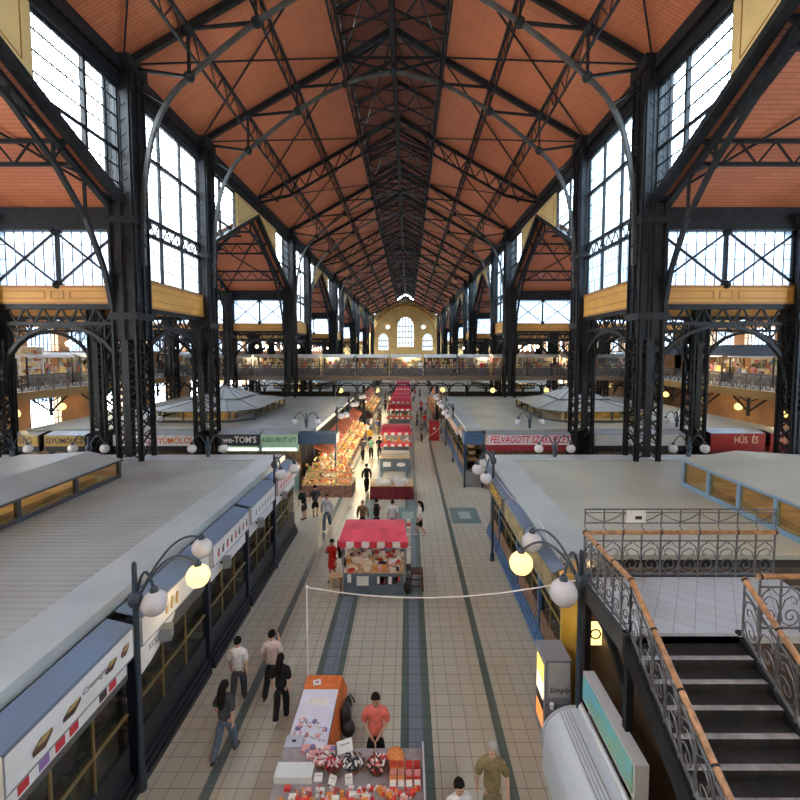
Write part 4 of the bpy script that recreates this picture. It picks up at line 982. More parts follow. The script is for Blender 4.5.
# near red canopied stall
r = empty('souvenir_stall', (-1.2, 15.0, 0), 0, 'souvenir stall with pink-red canopy and slate front in the middle of the aisle', 'market stall')
MB().box(-1.08, 1.05, 0, 1.15, 0, .82).build('counter', SLATE, r)
m = MB(); m.box(-.62, -.2, -.02, -.005, .38, .72); m.build('price_card', SIGNW, r)
m = MB(); m.m = 0; random.seed(4)
for i in range(9): m.m = (0, 4, 5)[i % 3]; x = .05+random.random()*.8; m.box(x, x+.14, -.03, -.002, .4+random.random()*.15, .7)
m.box(-.95, -.82, -.03, -.002, .5, .78); m.build('stickers', [PALX[0]]*4+[PALX[4], PALX[5]], r)['kind'] = 'stuff'
m = MB(); m.add([(-1.08, 0, .82), (1.05, 0, .82), (1.05, .9, 1.25), (-1.08, .9, 1.25), (-1.08, .9, .82), (1.05, .9, .82)], [(0, 1, 2, 3), (3, 2, 5, 4), (0, 3, 4), (1, 5, 2)]); m.build('display_ramp', WOODL, r)
for i in range(4):
    for j in range(3):
        goods_heap(r, -1.0+.52*i, -.6+.52*i, .03+.28*j, .25+.28*j, .86+.135*j, 9, [PALX[(i+2*j) % 7], PALX[(i+j+1) % 7], PALX[1], PALX[0] if i > 1 else PALX[1]], 40+i+4*j)
m = MB()
for x in (-1.1, 1.08):
    for y in (.02, 1.2): m.box(x-.025, x+.025, y-.025, y+.025, 0, 2.15)
m.build('post', GREY, r)
canopy(r, -1.22, 1.2, -.25, .95, 2.08, 2.4, PINKR)
goods_heap(r, -1.0, 1.0, .75, 1.1, 1.25, 30, PALX, 77, 'hanging_goods', .5)
m = MB(); random.seed(9)
for i in range(26): m.m = random.choice((0, 3, 4, 5, 5)); y = random.uniform(.1, 1.5); z = random.uniform(.75, 2.0); m.box(1.14, 1.30, y, y+.18, z, z+.22)
m.build('side_rack_goods', PALX, r)['kind'] = 'stuff'
m = MB(); random.seed(10)
for i in range(14): m.m = random.choice((1, 3, 4, 5)); z = random.uniform(1.0, 1.9); x = random.uniform(-1.35, -1.1); m.box(x, x+.12, .05, .2, z, z+.2)
m.build('side_rack_goods', PALX, r)['kind'] = 'stuff'
def stool(loc, m_, label, seat=.6, w=.38, rz=0):
    r = empty('stool', loc, rz, label, 'stool')
    MB().box(-w/2, w/2, -w/2, w/2, seat-.05, seat).build('seat', m_, r)
    for x in (-1, 1):
        for y in (-1, 1): m = MB(); m.beam((x*(w/2-.03), y*(w/2-.03), seat-.05), (x*(w/2), y*(w/2), 0), .045); m.build('leg', m_, r)
    m = MB(); m.beam((-w/2, -w/2, .2), (w/2, -w/2, .2), .03); m.beam((-w/2, w/2, .2), (w/2, w/2, .2), .03); m.build('stretcher', m_, r)
stool((.32, 15.5, 0), mat('dark_brown_wood', (.07, .025, .02), .4), 'dark brown stool on the right of the pink-red canopied stall', .68, .45)
stool((-2.62, 15.3, 0), WOODL, 'pale wooden stool on the left of the pink-red canopied stall', .6, .42, .3)
r = empty('black_bag', (-.02, 15.1, 0), 0, 'black bag on the floor between the canopied stall and brown stool', 'bag')
m = MB(); m.ball((0, 0, .3), .3, 10, 8, (.55, .7, 1)); m.build('body', BLACK, r, True); MB().tube([(-.08, 0, .55), (-.05, 0, .72), (.05, 0, .72), (.08, 0, .55)], .012, 5).build('handle', BLACK, r)
# burgundy table
BURG = mat('burgundy_cloth', (.16, .008, .018), .7, noise=(5, .3))
def skirted(name, loc, w, d, h, m_, label, cat, top=None, rz=0):
    r = empty(name, loc, rz, label, cat)
    P = []; n = 24
    def edge(a, b, nn): 
        for i in range(nn): t = i/nn; yield (a[0]+(b[0]-a[0])*t, a[1]+(b[1]-a[1])*t)
    per = list(edge((-w/2, 0), (w/2, 0), int(w/.06)))+list(edge((w/2, 0), (w/2, d), int(d/.06)))+list(edge((w/2, d), (-w/2, d), int(w/.06)))+list(edge((-w/2, d), (-w/2, 0), int(d/.06)))
    vs = []; N = len(per)
    for i, (x, y) in enumerate(per):
        k = .025*math.sin(i*1.3); ox = k*(1 if abs(x) > w/2-.01 else 0)*(1 if x > 0 else -1); oy = -k if y < .01 else (k if y > d-.01 else 0)
        vs.append((x+ox, y+oy, 0.01))
    vs += [(x, y, h) for x, y in per]
    m = MB(); m.add(vs, [(i, (i+1) % N, N+(i+1) % N, N+i) for i in range(N)]+[tuple(range(N, 2*N))]); m.build('skirt', m_, r)
    if top: MB().box(-w/2+.02, w/2-.02, .02, d-.02, h, h+.025).build('table_top', top, r)
    return r
r = skirted('skirted_table', (-.95, 25.0, 0), 2.55, 1.5, .78, BURG, 'table with a pleated burgundy skirt and parcels, in the middle of the aisle', 'table', WOODL)
random.seed(12)
for i, (x, y, w, d, h, n) in enumerate([(-.55, .5, .9, .55, .16, 'flat white carton'), (.45, .15, .55, .3, .3, 'white carton with a print at the front edge'), (.25, .8, .3, .3, .35, 'small white carton at the back'), (-.1, .9, .35, .3, .25, 'white carton beside the tall one'), (.75, .7, .4, .4, .22, 'pinkish white packet on the right'), (-.8, 1.0, .35, .3, .2, 'flat packet at the back left')]):
    o = empty('carton', (-.95+x, 25.0+y, .805), random.uniform(-.2, .2), n+' on the burgundy skirted table', 'box', 'cartons on the burgundy table')
    MB().box(-w/2, w/2, -d/2, d/2, 0, h).build('body', SIGNW, o); MB().box(-w/2-.005, w/2+.005, -.04, .04, h-.05, h+.004).build('tape', GREY, o)
# grey blue counter with a card
r = empty('display_counter', (-.95, 31.0, 0), 0, 'slate blue counter with two white cards behind the burgundy table', 'counter')
MB().box(-1.05, 1.05, 0, 1.6, 0, .95).build('body', SLATE, r); MB().box(-1.1, 1.1, -.05, 1.65, .95, 1.0).build('counter_top', WOODL, r)
MB().box(-.85, -.3, -.02, 0, .35, .7).build('price_card', SIGNW, r); m = MB(); m.ball((.45, -.01, .5), .25, 12, 8, (1.3, .04, .6)); m.build('cloud_card', SIGNW, r)
m = MB(); m.box(-1.04, 1.04, .3, 1.3, 1.0, 1.25); m.build('glass_case', mat('case_pale', (.45, .42, .36), .3), r)
# striped stalls further on
def striped(y, label, w=2.2, far=False):
    r = empty('canopied_stall', (-.95, y, 0), 0, label, 'market stall')
    MB().box(-w/2+.1, w/2-.1, .3, 1.5, 0, .95).build('counter', SLATE, r)
    canopy(r, -w/2-.15, w/2+.15, -.15, 1.8, 2.15, 2.55, RED)
    v = MB(); k = 9; ww = (w+.4)/k
    for i in range(k): v.m = i % 2; v.prism([(-w/2-.2+ww*i, 1.18), (-w/2-.2+ww*i, .98), (-w/2-.2+ww*(i+1), .98), (-w/2-.2+ww*(i+1), 1.18)], 'y', -.02, .0)
    v.build('lower_valance', [RED, SIGNW], r)
    MB().add([(-w/2-.2, -.02, 1.18), (w/2+.2, -.02, 1.18), (w/2+.1, .4, 1.28), (-w/2-.1, .4, 1.28)], [(0, 1, 2, 3)]).build('ledge', RED, r)
    m = MB()
    for x in (-w/2, w/2): 
        for yy in (.1, 1.6): m.box(x-.03, x+.03, yy-.03, yy+.03, 0, 2.3)
    m.build('post', GREY, r)
    goods_heap(r, -w/2+.1, w/2-.1, .35, 1.0, 1.15, 30, [PALX[1], PALX[2], PALX[0], PALX[5], PROD[3]], int(y*10), zz=.5)
    MB().box(-w/2+.2, w/2-.2, .9, .95, 2.0, 2.04).build('tube_lamp', WARM, r)
    return r
for i, y in enumerate((34.8, 49.0, 56.5, 62, 68, 76, 86, 96, 108)):
    striped(y, f'red canopied stall in the middle of the aisle with white scallops, {ORD[i]} of the line', 2.2 if i == 0 else 2.5)
r = empty('glass_display_case', (-.95, 42.0, 0), 0, 'long low display case with black and silver edges in mid aisle', 'counter')
MB().box(-1.3, 1.3, 0, 1.5, 0, .9).build('body', GREY, r); MB().box(-1.35, 1.35, -.05, 1.55, .9, 1.1).build('black_band', BLACK, r); MB().box(-1.3, 1.3, 0, 1.5, 1.1, 1.2).build('case_top', WHITE, r)
r = empty('red_fridge', (2.55, 41.8, 0), 0, 'red cabinet standing at the right stall fronts under a white cable', 'cabinet')
MB().box(-.5, .5, 0, .6, 0, 1.9).build('body', mat('deep_red_enamel', (.30, .012, .02), .35), r); m = MB(); m.box(-.42, .42, -.02, 0, .5, 1.6); m.build('door', mat('deep_red_door', (.36, .02, .03), .3), r); m = MB(); m.ball((0, -.03, 1.2), .13, 10, 6, (1, .2, 1)); m.build('emblem', SIGNW, r)
# foreground counter with bowls
GT = mat('grey_table_top', (.30, .26, .27), .5, noise=(5, .2))
r = empty('souvenir_counter', (0, 0, 0), 0, 'long souvenir counter cropped by the bottom edge, full of bowls and price cards', 'counter')
MB().box(-2.4, .32, 6.9, 8.02, .9, .98).build('counter_top', GT, r); MB().box(-2.35, .28, 7.0, 7.95, 0, .9).build('body', SLATE, r)
MB().box(.27, .30, 6.9, 8.02, .98, 1.12).build('side_panel', mat('clear_panel', (.55, .55, .58), .2), r)
MB().box(-2.4, -1.72, 7.32, 7.62, .98, 1.1).build('white_box', mat('pale_grey_box', (.62, .66, .66), .4), r)
def onct(x, y): return (x, y, .98)
def bowl(x, y, rad, pal, label, seed, n=34, long=True):
    b = empty('basket', (x, y, .985), 0, label, 'basket', 'baskets on the counter')
    m = MB(); m.lathe([(rad*.7, 0), (rad, .12), (rad*1.03, .12), (rad*.95, .10), (rad*.68, .02)], (0,0,0), 20); m.build('bowl', mat('wicker_brown', (.22, .10, .04), .6, noise=(30, .5)), b, True)
    random.seed(seed); g = MB()
    for i in range(n):
        g.m = random.randrange(len(pal)); a = random.uniform(0, 2*PI); q = rad*.85*math.sqrt(random.random()); t = random.uniform(0, PI)
        p = Vector((q*math.cos(a), q*math.sin(a), .1+.06*random.random()+.06*(1-q/rad))); d = Vector((math.cos(t), math.sin(t), random.uniform(-.2, .5)))*.055
        g.tube([p-d, p, p+d], [.014, .024, .014], 5)
    g.build('trinkets', pal, b)['kind'] = 'stuff'
BW = [PALX[4], PALX[5], mat('toy_grey', (.3, .32, .34), .5), PALX[4]]; RW = [PALX[0], PALX[5], PALX[3], mat('toy_maroon', (.2, .02, .03), .5), PALX[4]]
bowl(-1.0, 7.62, .20, BW, 'round basket of black and white trinkets in the middle of the counter', 1, 44)
bowl(-.56, 7.58, .20, RW, 'round basket of red and white trinkets in front of the man in coral', 2, 44)
bowl(-1.38, 7.58, .16, RW, 'smaller basket of mixed red and pale trinkets left of the black and white one', 3)
bowl(-1.62, 7.66, .13, [MATS['toy_maroon'], PALX[5], PALX[3]], 'small basket of striped maroon trinkets at the counter left side', 4, 26)
b = empty('orange_disc_tray', (-.24, 7.78, .985), 0, 'round orange woven tray standing at the back of the counter', 'tray')
m = MB(); m.lathe([(.001, .0), (.15, .0), (.17, .03), (.165, .04), (.14, .015), (.001, .012)], (0,0,0), 24); o = m.build('disc', mat('orange_weave', (.62, .22, .05), .5, noise=(40, .3)), b, True); b.rotation_euler = (.5, 0, 0); b.location = (-.24, 7.74, 1.06)
random.seed(3)
for i in range(4):
    for j in range(2):
        x = -.27+.145*i; y = 7.40+.17*j
        o = empty('candle_box', (x, y, .985), 0, f'small {"orange" if i < 2 else "red"} packed box, {["leftmost", "second", "third", "rightmost"][i]} in the {["front", "back"][j]} row at the right of the counter', 'box', 'small boxes on the counter')
        MB().box(-.06, .06, -.07, .07, 0, .12).build('body', PALX[2] if i < 2 else PALX[0], o); m = MB()
        for q in range(6): m.box(-.05+.018*q, -.04+.018*q, -.06, .06, .12, .14)
        m.build('contents', PALX[3] if j == 0 else PALX[0], o)
    o = empty('price_tag', (-.27+.145*i, 7.27, .985), 0, f'small white price tag before the packed boxes, {["leftmost", "second", "third", "rightmost"][i]}', 'price tag', 'small price tags'); m = MB(); m.add([(-.055, 0, 0), (.055, 0, 0), (.055, .05, .07), (-.055, .05, .07), (-.055, .012, 0), (.055, .012, 0), (.055, .062, .07), (-.055, .062, .07)], [(0,1,2,3), (7,6,5,4), (0,4,5,1), (3,2,6,7), (0,3,7,4), (1,5,6,2)]); m.build('card', SIGNW, o)
for i, (x, y, w, h, rz, lab) in enumerate([(-1.05, 7.3, .13, .15, .2, 'white price card before the black and white basket'), (-1.37, 7.3, .14, .14, -.4, 'tilted white price card before the smaller mixed basket'), (-1.62, 7.36, .15, .12, 0, 'white price card left of the tilted one'), (-1.2, 7.92, .3, .2, .35, 'large pale leaning card at the counter back edge'), (-.72, 6.98, .14, .12, 0, 'pinkish square card at the bottom frame edge')]):
    o = empty('price_card', (x, y, .985), rz, lab, 'price card', 'cards on the counter'); m = MB(); m.box(-w/2, w/2, 0, .012, 0, h); c = m.build('card', SIGNW, o); c.rotation_euler = (-.7, 0, 0); m = MB().box(-w/3, w/3, -.004, 0, h*.6, h*.7); k = m.build('print', GREYP, c)
o = goods_heap(None, -2.2, .2, 6.9, 7.22, .985, 130, [PALX[0], PALX[3], PALX[5], PALX[2], PALX[0]], 8, 'red_trinkets', .08, .5); tag(o, 'row of red, pink and orange trinkets along the front of the counter', 'trinkets')
o = goods_heap(None, -1.95, -1.45, 7.8, 7.98, .985, 16, [PALX[6], PALX[5], PALX[3]], 18, 'pale_trinkets', .1); tag(o, 'pale small trinkets at the counter back left corner', 'trinkets')
# white and orange cloth table
ORC = mat('orange_cloth', (.68, .16, .035), .7, noise=(5, .2)); WHC = mat('lavender_white_cloth', (.66, .66, .76), .7, noise=(4, .05))
r = empty('long_table', (-2.03, 8.12, 0), 0, 'narrow long table behind the counter with white cloth over orange cloth', 'table')
MB().box(-.38, .38, 0, 2.0, .72, .78).build('table_top', WOODL, r)
for x in (-.33, .33):
    for y in (.1, 1.9): MB().box(x-.03, x+.03, y-.03, y+.03, 0, .72).build('leg', GREY, r)
m = MB(); m.box(-.42, .42, 1.35, 2.06, .782, .79); m.add([(-.42, 2.06, .79), (.42, 2.06, .79), (.46, 2.12, .25), (-.46, 2.12, .25)], [(0,3,2,1), (0,1,2,3)])
m.add([(.42, 0, .79), (.42, 2.06, .79), (.55, 2.1, .42), (.47, 1.3, .2), (.56, .7, .3), (.46, 0, .25)], [(0,1,2,3,4,5), (5,4,3,2,1,0)]); m.build('orange_cloth', ORC, r)
m = MB(); m.box(-.41, .40, -.02, 1.6, .792, .80); m.add([(-.41, -.02, .80), (-.41, 1.6, .80), (-.47, 1.6, .2), (-.50, -.02, .15)], [(0,1,2,3), (3,2,1,0)]); m.build('white_cloth', WHC, r)
o = empty('folded_paper', (-2.02, 9.36, .802), .1, 'crumpled white packet lying on the white cloth', 'packet'); m = MB(); m.add([(-.22, -.09, 0), (.22, -.12, 0), (.2, .12, 0), (-.18, .12, 0), (-.15, -.04, .04), (.16, -.05, .05), (.13, .07, .035), (-.1, .06, .05)], [(0,1,5,4), (1,2,6,5), (2,3,7,6), (3,0,4,7), (4,5,6,7), (3,2,1,0)]); m.build('packet', SIGNW, o)
o = empty('card_stack', (-2.17, 9.93, .792), .3, 'small white card stack on the orange cloth end', 'card'); MB().box(-.09, .09, -.08, .08, 0, .02).build('cards', SIGNW, o); MB().box(-.04, .04, -.03, .03, .02, .024).build('print', PURP, o)
o = empty('laptop_case', (-2.27, 8.22, .802), .05, 'silver box with dark emblem at the near end of the white cloth', 'box'); MB().box(-.17, .17, -.14, .14, 0, .14).build('body', mat('silver_blue', (.42, .46, .56), .4), o); MB().box(-.04, .04, -.02, .03, .14, .144).build('emblem', BLACK, o)
random.seed(21)
o = goods_heap(None, -2.35, -1.7, 8.35, 8.9, .802, 40, [SIGNW, PALX[3], PALX[6], WHC], 28, 'pale_jewellery', .04, .45); tag(o, 'spread of small pale trinkets on the white cloth', 'trinkets')
# wire pole and cable
o = empty('wire_pole', (-2.44, 10.15, 0), 0, 'thin white upright pole at the far end of the white and orange table', 'pole'); MB().tube([(0,0,0), (0,0,3.05)], .018, 6).build('rod', SIGNW, o); MB().ball((0,0,3.05), .03, 8, 6).build('tip', SIGNW, o)
def cable(name, pts, label, r_=.016, sag=0):
    m = MB(); Q = []
    for a, b in zip(pts, pts[1:]):
        a = Vector(a); b = Vector(b)
        for t in range(8): u = t/8; Q.append(a.lerp(b, u)-Vector((0,0,sag*4*u*(1-u))))
    Q.append(Vector(pts[-1])); m.tube(Q, r_, 5); tag(m.build(name, SIGNW), label, 'cable')
cable('cable', [(-2.44, 10.15, 3.03), (3.45, 8.5, 4.1)], 'white cable sagging across the aisle from the thin pole to the stairs lamp post', .014, .32)
cable('cable', [(3.6, 17.6, 3.55), (3.62, 15.2, 3.58), (3.8, 13.4, 3.62), (3.75, 12.0, 3.85), (3.5, 10.5, 4.0), (3.45, 8.6, 4.1)], 'white cable lying along the blue awning top to the stairs lamp post', .012)
cable('cable', [(.6, 38, .9), (1.8, 37, 1.4), (3.4, 36.5, 3.4)], 'white cable drooping beside the red cabinet on the right', .02, .3)
# folded black chair and bag by the table
o = empty('black_bag', (-1.4, 9.35, 0), 0, 'black bag with clothes on a chair right of the orange cloth', 'bag'); m = MB(); m.ball((0, 0, .45), .24, 10, 8, (.5, .9, 1.4)); m.ball((.08, -.2, .35), .16, 8, 6); m.ball((.02, .2, .6), .14, 8, 6, (.7, 1, 1.2)); m.build('body', BLACK, o, True); MB().tube([(0, 0, .8), (.1, 0, 1.0), (.2, 0, .8)], .02, 5).build('strap', BLACK, o)
# ------------------------------------------------------------------ coffee machine, roll-top cabinet, sign box
r = empty('vending_machine', (3.3, 9.25, 0), 0, 'grey box vending machine marked Simply at the right of the aisle', 'vending machine')
MB().box(-.27, .31, -.05, .65, 0, 1.88).build('body', mat('machine_grey', (.24, .25, .30), .4), r)
MB().box(-.2, .27, -.075, -.05, 1.05, 1.82).build('front_panel', mat('pale_grey_front', (.46, .46, .47), .45), r)
text('Simply', .175, 'lettering', BLACK, r, (.04, -.08, 1.22), shear=.2); MB().box(.0, .15, -.08, -.076, 1.6, 1.62).build('small_print', GREYP, r)
m = MB(); LIT = [mat('lit_yellow_graphic', (.9, .55, .1), .5, emit=((1, .6, .12), .8)), mat('lit_cream_graphic', (.95, .8, .5), .5, emit=((1, .8, .45), .9)), BLACK, mat('lit_orange_graphic', (.8, .2, .05), .5, emit=((.9, .25, .05), .6))]
for i, (z0, z1) in enumerate([(1.3, 1.7), (.9, 1.27), (.65, .88), (.25, .63)]): m.m = i; m.box(-.285, -.27, .05, .5, z0, z1)
m.build('lit_side_graphic', LIT, r)
m = MB(); m.box(-.27, .3, -.62, -.08, .85, .9); m.build('ledge', mat('dark_ledge', (.10, .10, .13), .5), r); MB().box(-.24, -.2, -.6, -.56, 0, .85).build('leg', GREY, r)
m = MB(); m.lathe([(.04, 0), (.05, .1), (.045, .12)], (-.16, -.2, .9), 10); m.build('cup', SIGNW, r)
r = empty('roll_top_cabinet', (3.25, 7.2, 0), 0, 'white cabinet with curved roll-top cover at the bottom right', 'cabinet')
pts = [(-.45, 0), (-.45, .72)]+[(.25-.70*math.cos(PI/2*t/8), .78+.62*math.sin(PI/2*t/8)) for t in range(9)]+[(.42, 1.4), (.42, 0)]
pts = [(-.45, .0), (-.45, .74)]+[(.2-.65*math.cos(PI/2*t/8), .78+.6*math.sin(PI/2*t/8)) for t in range(9)]+[(.38, 1.38), (.38, 0)]
MB().prism(pts, 'y', -2.6, 1.35).build('body', mat('cabinet_white', (.55, .60, .66), .4), r)
m = MB()
for t in range(9):
    a = PI/2*t/8; m.m = 0
    
m.tube([(-.45, 1.35, .5)]+[(.2-.65*math.cos(PI/2*t/8), 1.35, .78+.6*math.sin(PI/2*t/8)) for t in range(9)]+[(.35, 1.35, 1.38)], .035, 6); m.build('end_trim', mat('cabinet_trim', (.40, .45, .50), .4), r)
m = MB()
for a in (1.05, 1.15, 1.25, 1.35): m.beam((.2-.65*math.cos(a), -2.6, .78+.6*math.sin(a)+.004), (.2-.65*math.cos(a), 1.3, .78+.6*math.sin(a)+.004), .012)
m.build('groove', GREY, r)
MB().tube([(.3, -2.6, 1.42), (.3, 1.35, 1.42)], .06, 10).build('roller', WHITE, r, True)
r = empty('sign_box', (3.62, 7.4, 0), 0, 'long box sign with pale top and blue-green picture above the roll-top cabinet', 'sign')
MB().box(-.11, .11, -1.05, .95, 1.72, 2.3).build('box', mat('sign_box_grey', (.50, .49, .48), .5), r)
pm = mat('landscape_print', (.10, .35, .42), .4, noise=(1.6, .6, (.28, .42, .12)))
MB().box(-.13, -.11, -1.0, .9, 1.8, 2.25).build('picture', pm, r)
for y in (-.9, .8): MB().box(-.04, .04, y-.03, y+.03, 0, 1.72).build('post', GREY, r)
# ------------------------------------------------------------------ stairs
LZ = 3.97; LX0, LX1 = 3.66, 7.7; LY0, LY1 = 6.95, 8.85
sx0, sx1 = 3.66, 5.55
r = empty('staircase', (0,0,0), 0, 'dark stone staircase with pale landing at the right edge, descending toward the camera', 'staircase')
MB().box(LX0, LX1, LY0, LY1, LZ-.12, LZ).build('landing', LANDT, r)
MB().box(LX0-.02, LX1, LY1, LY1+.12, LZ-.35, LZ+.02).build('landing_edge', IRON, r); MB().box(LX0-.1, LX0, LY0, LY1+.1, LZ-.3, LZ+.02).build('landing_edge', IRONL, r)
N = 21
for k in range(N):
    z = LZ-.17*(k+1); y1 = LY0-.29*k; y0 = y1-.29
    st = MB().box(sx0+.04, sx1-.04, y0-.02, y1, z-.09, z).build('step', STEP, r)
    MB().box(sx0+.06, sx1-.06, y0-.03, y0+.06, z, z+.006).build('nosing', NOSE, st)
    MB().box(sx0+.05, sx1-.05, y1, y1+.02, z, z+.17).build('riser', STEP, st)
MB().box(sx0+.06, sx1-.06, LY0, LY0+.08, LZ, LZ+.006).build('nosing', NOSE, r)
for x, nm in ((sx0, 'stringer'), (sx1, 'stringer')):
    m = MB(); m.add([(x-.05, LY0+.1, LZ+.05), (x+.05, LY0+.1, LZ+.05), (x+.05, LY0+.1, LZ-.35), (x-.05, LY0+.1, LZ-.35)] + [(x+a, LY0-.29*N, LZ-.17*N+b) for a, b in ((-.05, .05), (.05, .05), (.05, -.35), (-.05, -.35))],
        [(0,1,2,3), (7,6,5,4), (0,4,5,1), (1,5,6,2), (2,6,7,3), (3,7,4,0)]); m.build(nm, IRON, r)
m = MB(); m.box(LX0, LX0+.12, LY1-.2, LY1, 0, LZ-.3); m.box(LX0, LX0+.12, LY0, LY0+.12, 0, LZ-.3)
for i in range(8): t = i/8; a = PI/2*t; b = PI/2*(t+.125); m.beam((LX0+.06, LY0+.1+1.5*(1-math.cos(a)), LZ-1.4+1.0*math.sin(a)), (LX0+.06, LY0+.1+1.5*(1-math.cos(b)), LZ-1.4+1.0*math.sin(b)), .1)
m.build('support_frame', IRON, r)
o = empty('lit_sign', (4.3, 9.4, 2.35), 0, 'glowing yellow sign under the stair landing', 'sign'); MB().box(-.45, .45, 0, .08, -.25, .25).build('box', mat('lit_sign_yellow', (.9, .65, .25), .5, emit=((1, .72, .25), .9)), o); text('JOM', .36, 'lettering', DKS, o, (0, -.01, 0))
def spiral(mb, c, ux, uz, R, t0, t1, r_, turns=11, n=5, shrink=.8):
    pts = []
    for i in range(turns):
        t = t0+(t1-t0)*i/(turns-1); q = R*(1-shrink*i/(turns-1)); pts.append(Vector(c)+Vector(ux)*q*math.cos(t)+Vector(uz)*q*math.sin(t))
    mb.tube(pts, r_, n)
def scroll_rail(name, p, q, label, upper=True, n=None, hz=1.0, parent=None):
    """ornamental wrought iron railing from p to q (feet), sloping allowed"""
    r = empty(name, (0,0,0), 0, label, 'railing'); p = Vector(p); q = Vector(q); up = Vector((0,0,1)); d = q-p; L = d.length; u = d/L
    hor = Vector((d.x, d.y, 0)); hl = hor.length
    W = .36; n = n or max(2, round(hl/W)); iron = RAILI
    fr = MB(); fr.beam(p+up*.07, q+up*.07, .03); fr.beam(p+up*.78, q+up*.78, .025); fr.build('bar', iron, r)
    for i in range(n+1):
        a = p+d*(i/n); m = MB(); m.beam(a, a+up*.92, .026)
        if upper:
            m.tube([a+up*.9, a+up*1.0+u*.05, a+up*1.08-u*.01, a+up*1.16], .012, 5); m.beam(a+up*1.15, a+up*1.45, .022)
        m.build('baluster', iron, r)
    for i in range(n):
        a = p+d*((i+.5)/n); w = L/n/2; m = MB()
        sg_ = 1 if i % 2 else -1; uu = u*sg_
        spiral(m, a+up*.27, uu, up, w*.92, -PI*.55, PI*2.2, .011, 15, shrink=.85)
        m.tube([a-uu*w*.05+up*.10, a-uu*w*.75+up*.16, a-uu*w*.95+up*.36, a-uu*w*.6+up*.55, a+uu*w*.1+up*.62, a+uu*w*.55+up*.56, a+uu*w*.5+up*.47, a+uu*w*.25+up*.50], .011, 5)
        m.tube([a+uu*w*.95+up*.3, a+uu*w*.9+up*.5, a+uu*w*.6+up*.68, a+up*.74], .010, 5)
        m.tube([a-u*w+up*.60, a-u*w*.5+up*.68, a+up*.78], .009, 4); m.tube([a+u*w+up*.60, a+u*w*.5+up*.68, a+up*.78], .009, 4)
        m.build('scroll_panel', iron, r)
    if upper:
        m = MB(); m.beam(p+up*1.16, q+up*1.16, .022); m.beam(p+up*1.45, q+up*1.45, .026); m.beam(p+up*1.38, q+up*1.38, .016)
        for i in range(n):
            a = p+d*(i/n); b = p+d*((i+1)/n)
            if i % 2: m.tube([a+up*1.18, (a+b)/2+up*1.25, b+up*1.37], .011, 4)
            else: m.tube([a+up*1.37, (a+b)/2+up*1.25, b+up*1.18], .011, 4)
        m.build('crest', iron, r)
    h = MB(); h.tube([p+up*.96-u*.04, q+up*.96+u*.04], .045, 10); h.build('handrail', WOODR, r, True)
    for i in range(n+1):
        if i % 2 == 0: a = p+d*(i/n)+up*.96; MB().tube([a-u*.015, a+u*.015], .052, 10).build('ring', IRON, r)
    return r
scroll_rail('landing_railing', (LX0+.02, LY1, LZ), (LX1-.05, LY1, LZ), 'ornate iron railing with wooden handrail along the back of the landing', n=10)
scroll_rail('landing_railing', (LX0+.02, LY1-.05, LZ), (LX0+.02, LY0, LZ), 'ornate iron railing along the left side of the landing', upper=False, n=6)
scroll_rail('stair_railing', (sx0+.02, LY0, LZ), (sx0+.02, LY0-.29*14, LZ-.17*14), 'ornate iron railing with wooden handrail down the left side of the stairs', upper=False, n=12)
scroll_rail('stair_railing', (sx1, LY0-.0, LZ), (sx1, LY0-.29*14, LZ-.17*14), 'ornate iron railing with wooden handrail down the right side of the stairs', upper=False, n=12)
scroll_rail('landing_railing', (sx1+.35, LY0+.12, LZ), (LX1, LY0+.12, LZ), 'short iron railing at the right of the landing near the frame edge', upper=False, n=5)
o = empty('notice', (4.72, LY1-.03, LZ+1.3), 0, 'white paper notice tied on the crest of the landing railing', 'notice'); MB().box(-.2, .2, -.01, 0, -.12, .14).build('sheet', SIGNW, o); MB().box(-.02, .12, -.014, -.01, -.05, .02).build('print', BLACK, o)
struct(MB().box(4.35, 4.45, 2, 9.85, 0, 2.6).build('wall_right', MATS['dark_brown_wall']))  # added dark panel that stands in for the shade beneath the stairs
# ------------------------------------------------------------------ people
def skin_mesh(name, joints, edges, m_, parent, sub=1, root=0):
    """joints: list of (pos, rx, ry); edges list"""
    me = bpy.data.meshes.new(name); me.from_pydata([j[0] for j in joints], edges, [])
    o = bpy.data.objects.new(name, me); COL.objects.link(o)
    md = o.modifiers.new('s', 'SKIN'); md.use_smooth_shade = True; md.branch_smoothing = .6
    if not me.skin_vertices: 
        me.attributes  # ensure
    sv = me.skin_vertices[0].data
    # disjoint chains each need a root
    adj = {i: [] for i in range(len(joints))}
    for a, b in edges: adj[a].append(b); adj[b].append(a)
    seen = set()
    for i, j in enumerate(joints):
        sv[i].radius = (j[1], j[2]); sv[i].use_root = False
    for i in range(len(joints)):
        if i in seen: continue
        sv[i].use_root = True; st = [i]
        while st:
            k = st.pop()
            if k in seen: continue
            seen.add(k); st += adj[k]
    s2 = o.modifiers.new('u', 'SUBSURF'); s2.levels = sub; s2.render_levels = sub
    bpy.context.view_layer.update()
    nm = bpy.data.meshes.new_from_object(o.evaluated_get(bpy.context.evaluated_depsgraph_get()))
    bpy.data.objects.remove(o)
    nm.materials.clear(); nm.materials.append(m_); nm.polygons.foreach_set('use_smooth', [True]*len(nm.polygons))
    no = bpy.data.objects.new(name, nm); COL.objects.link(no); no.parent = parent
    return no
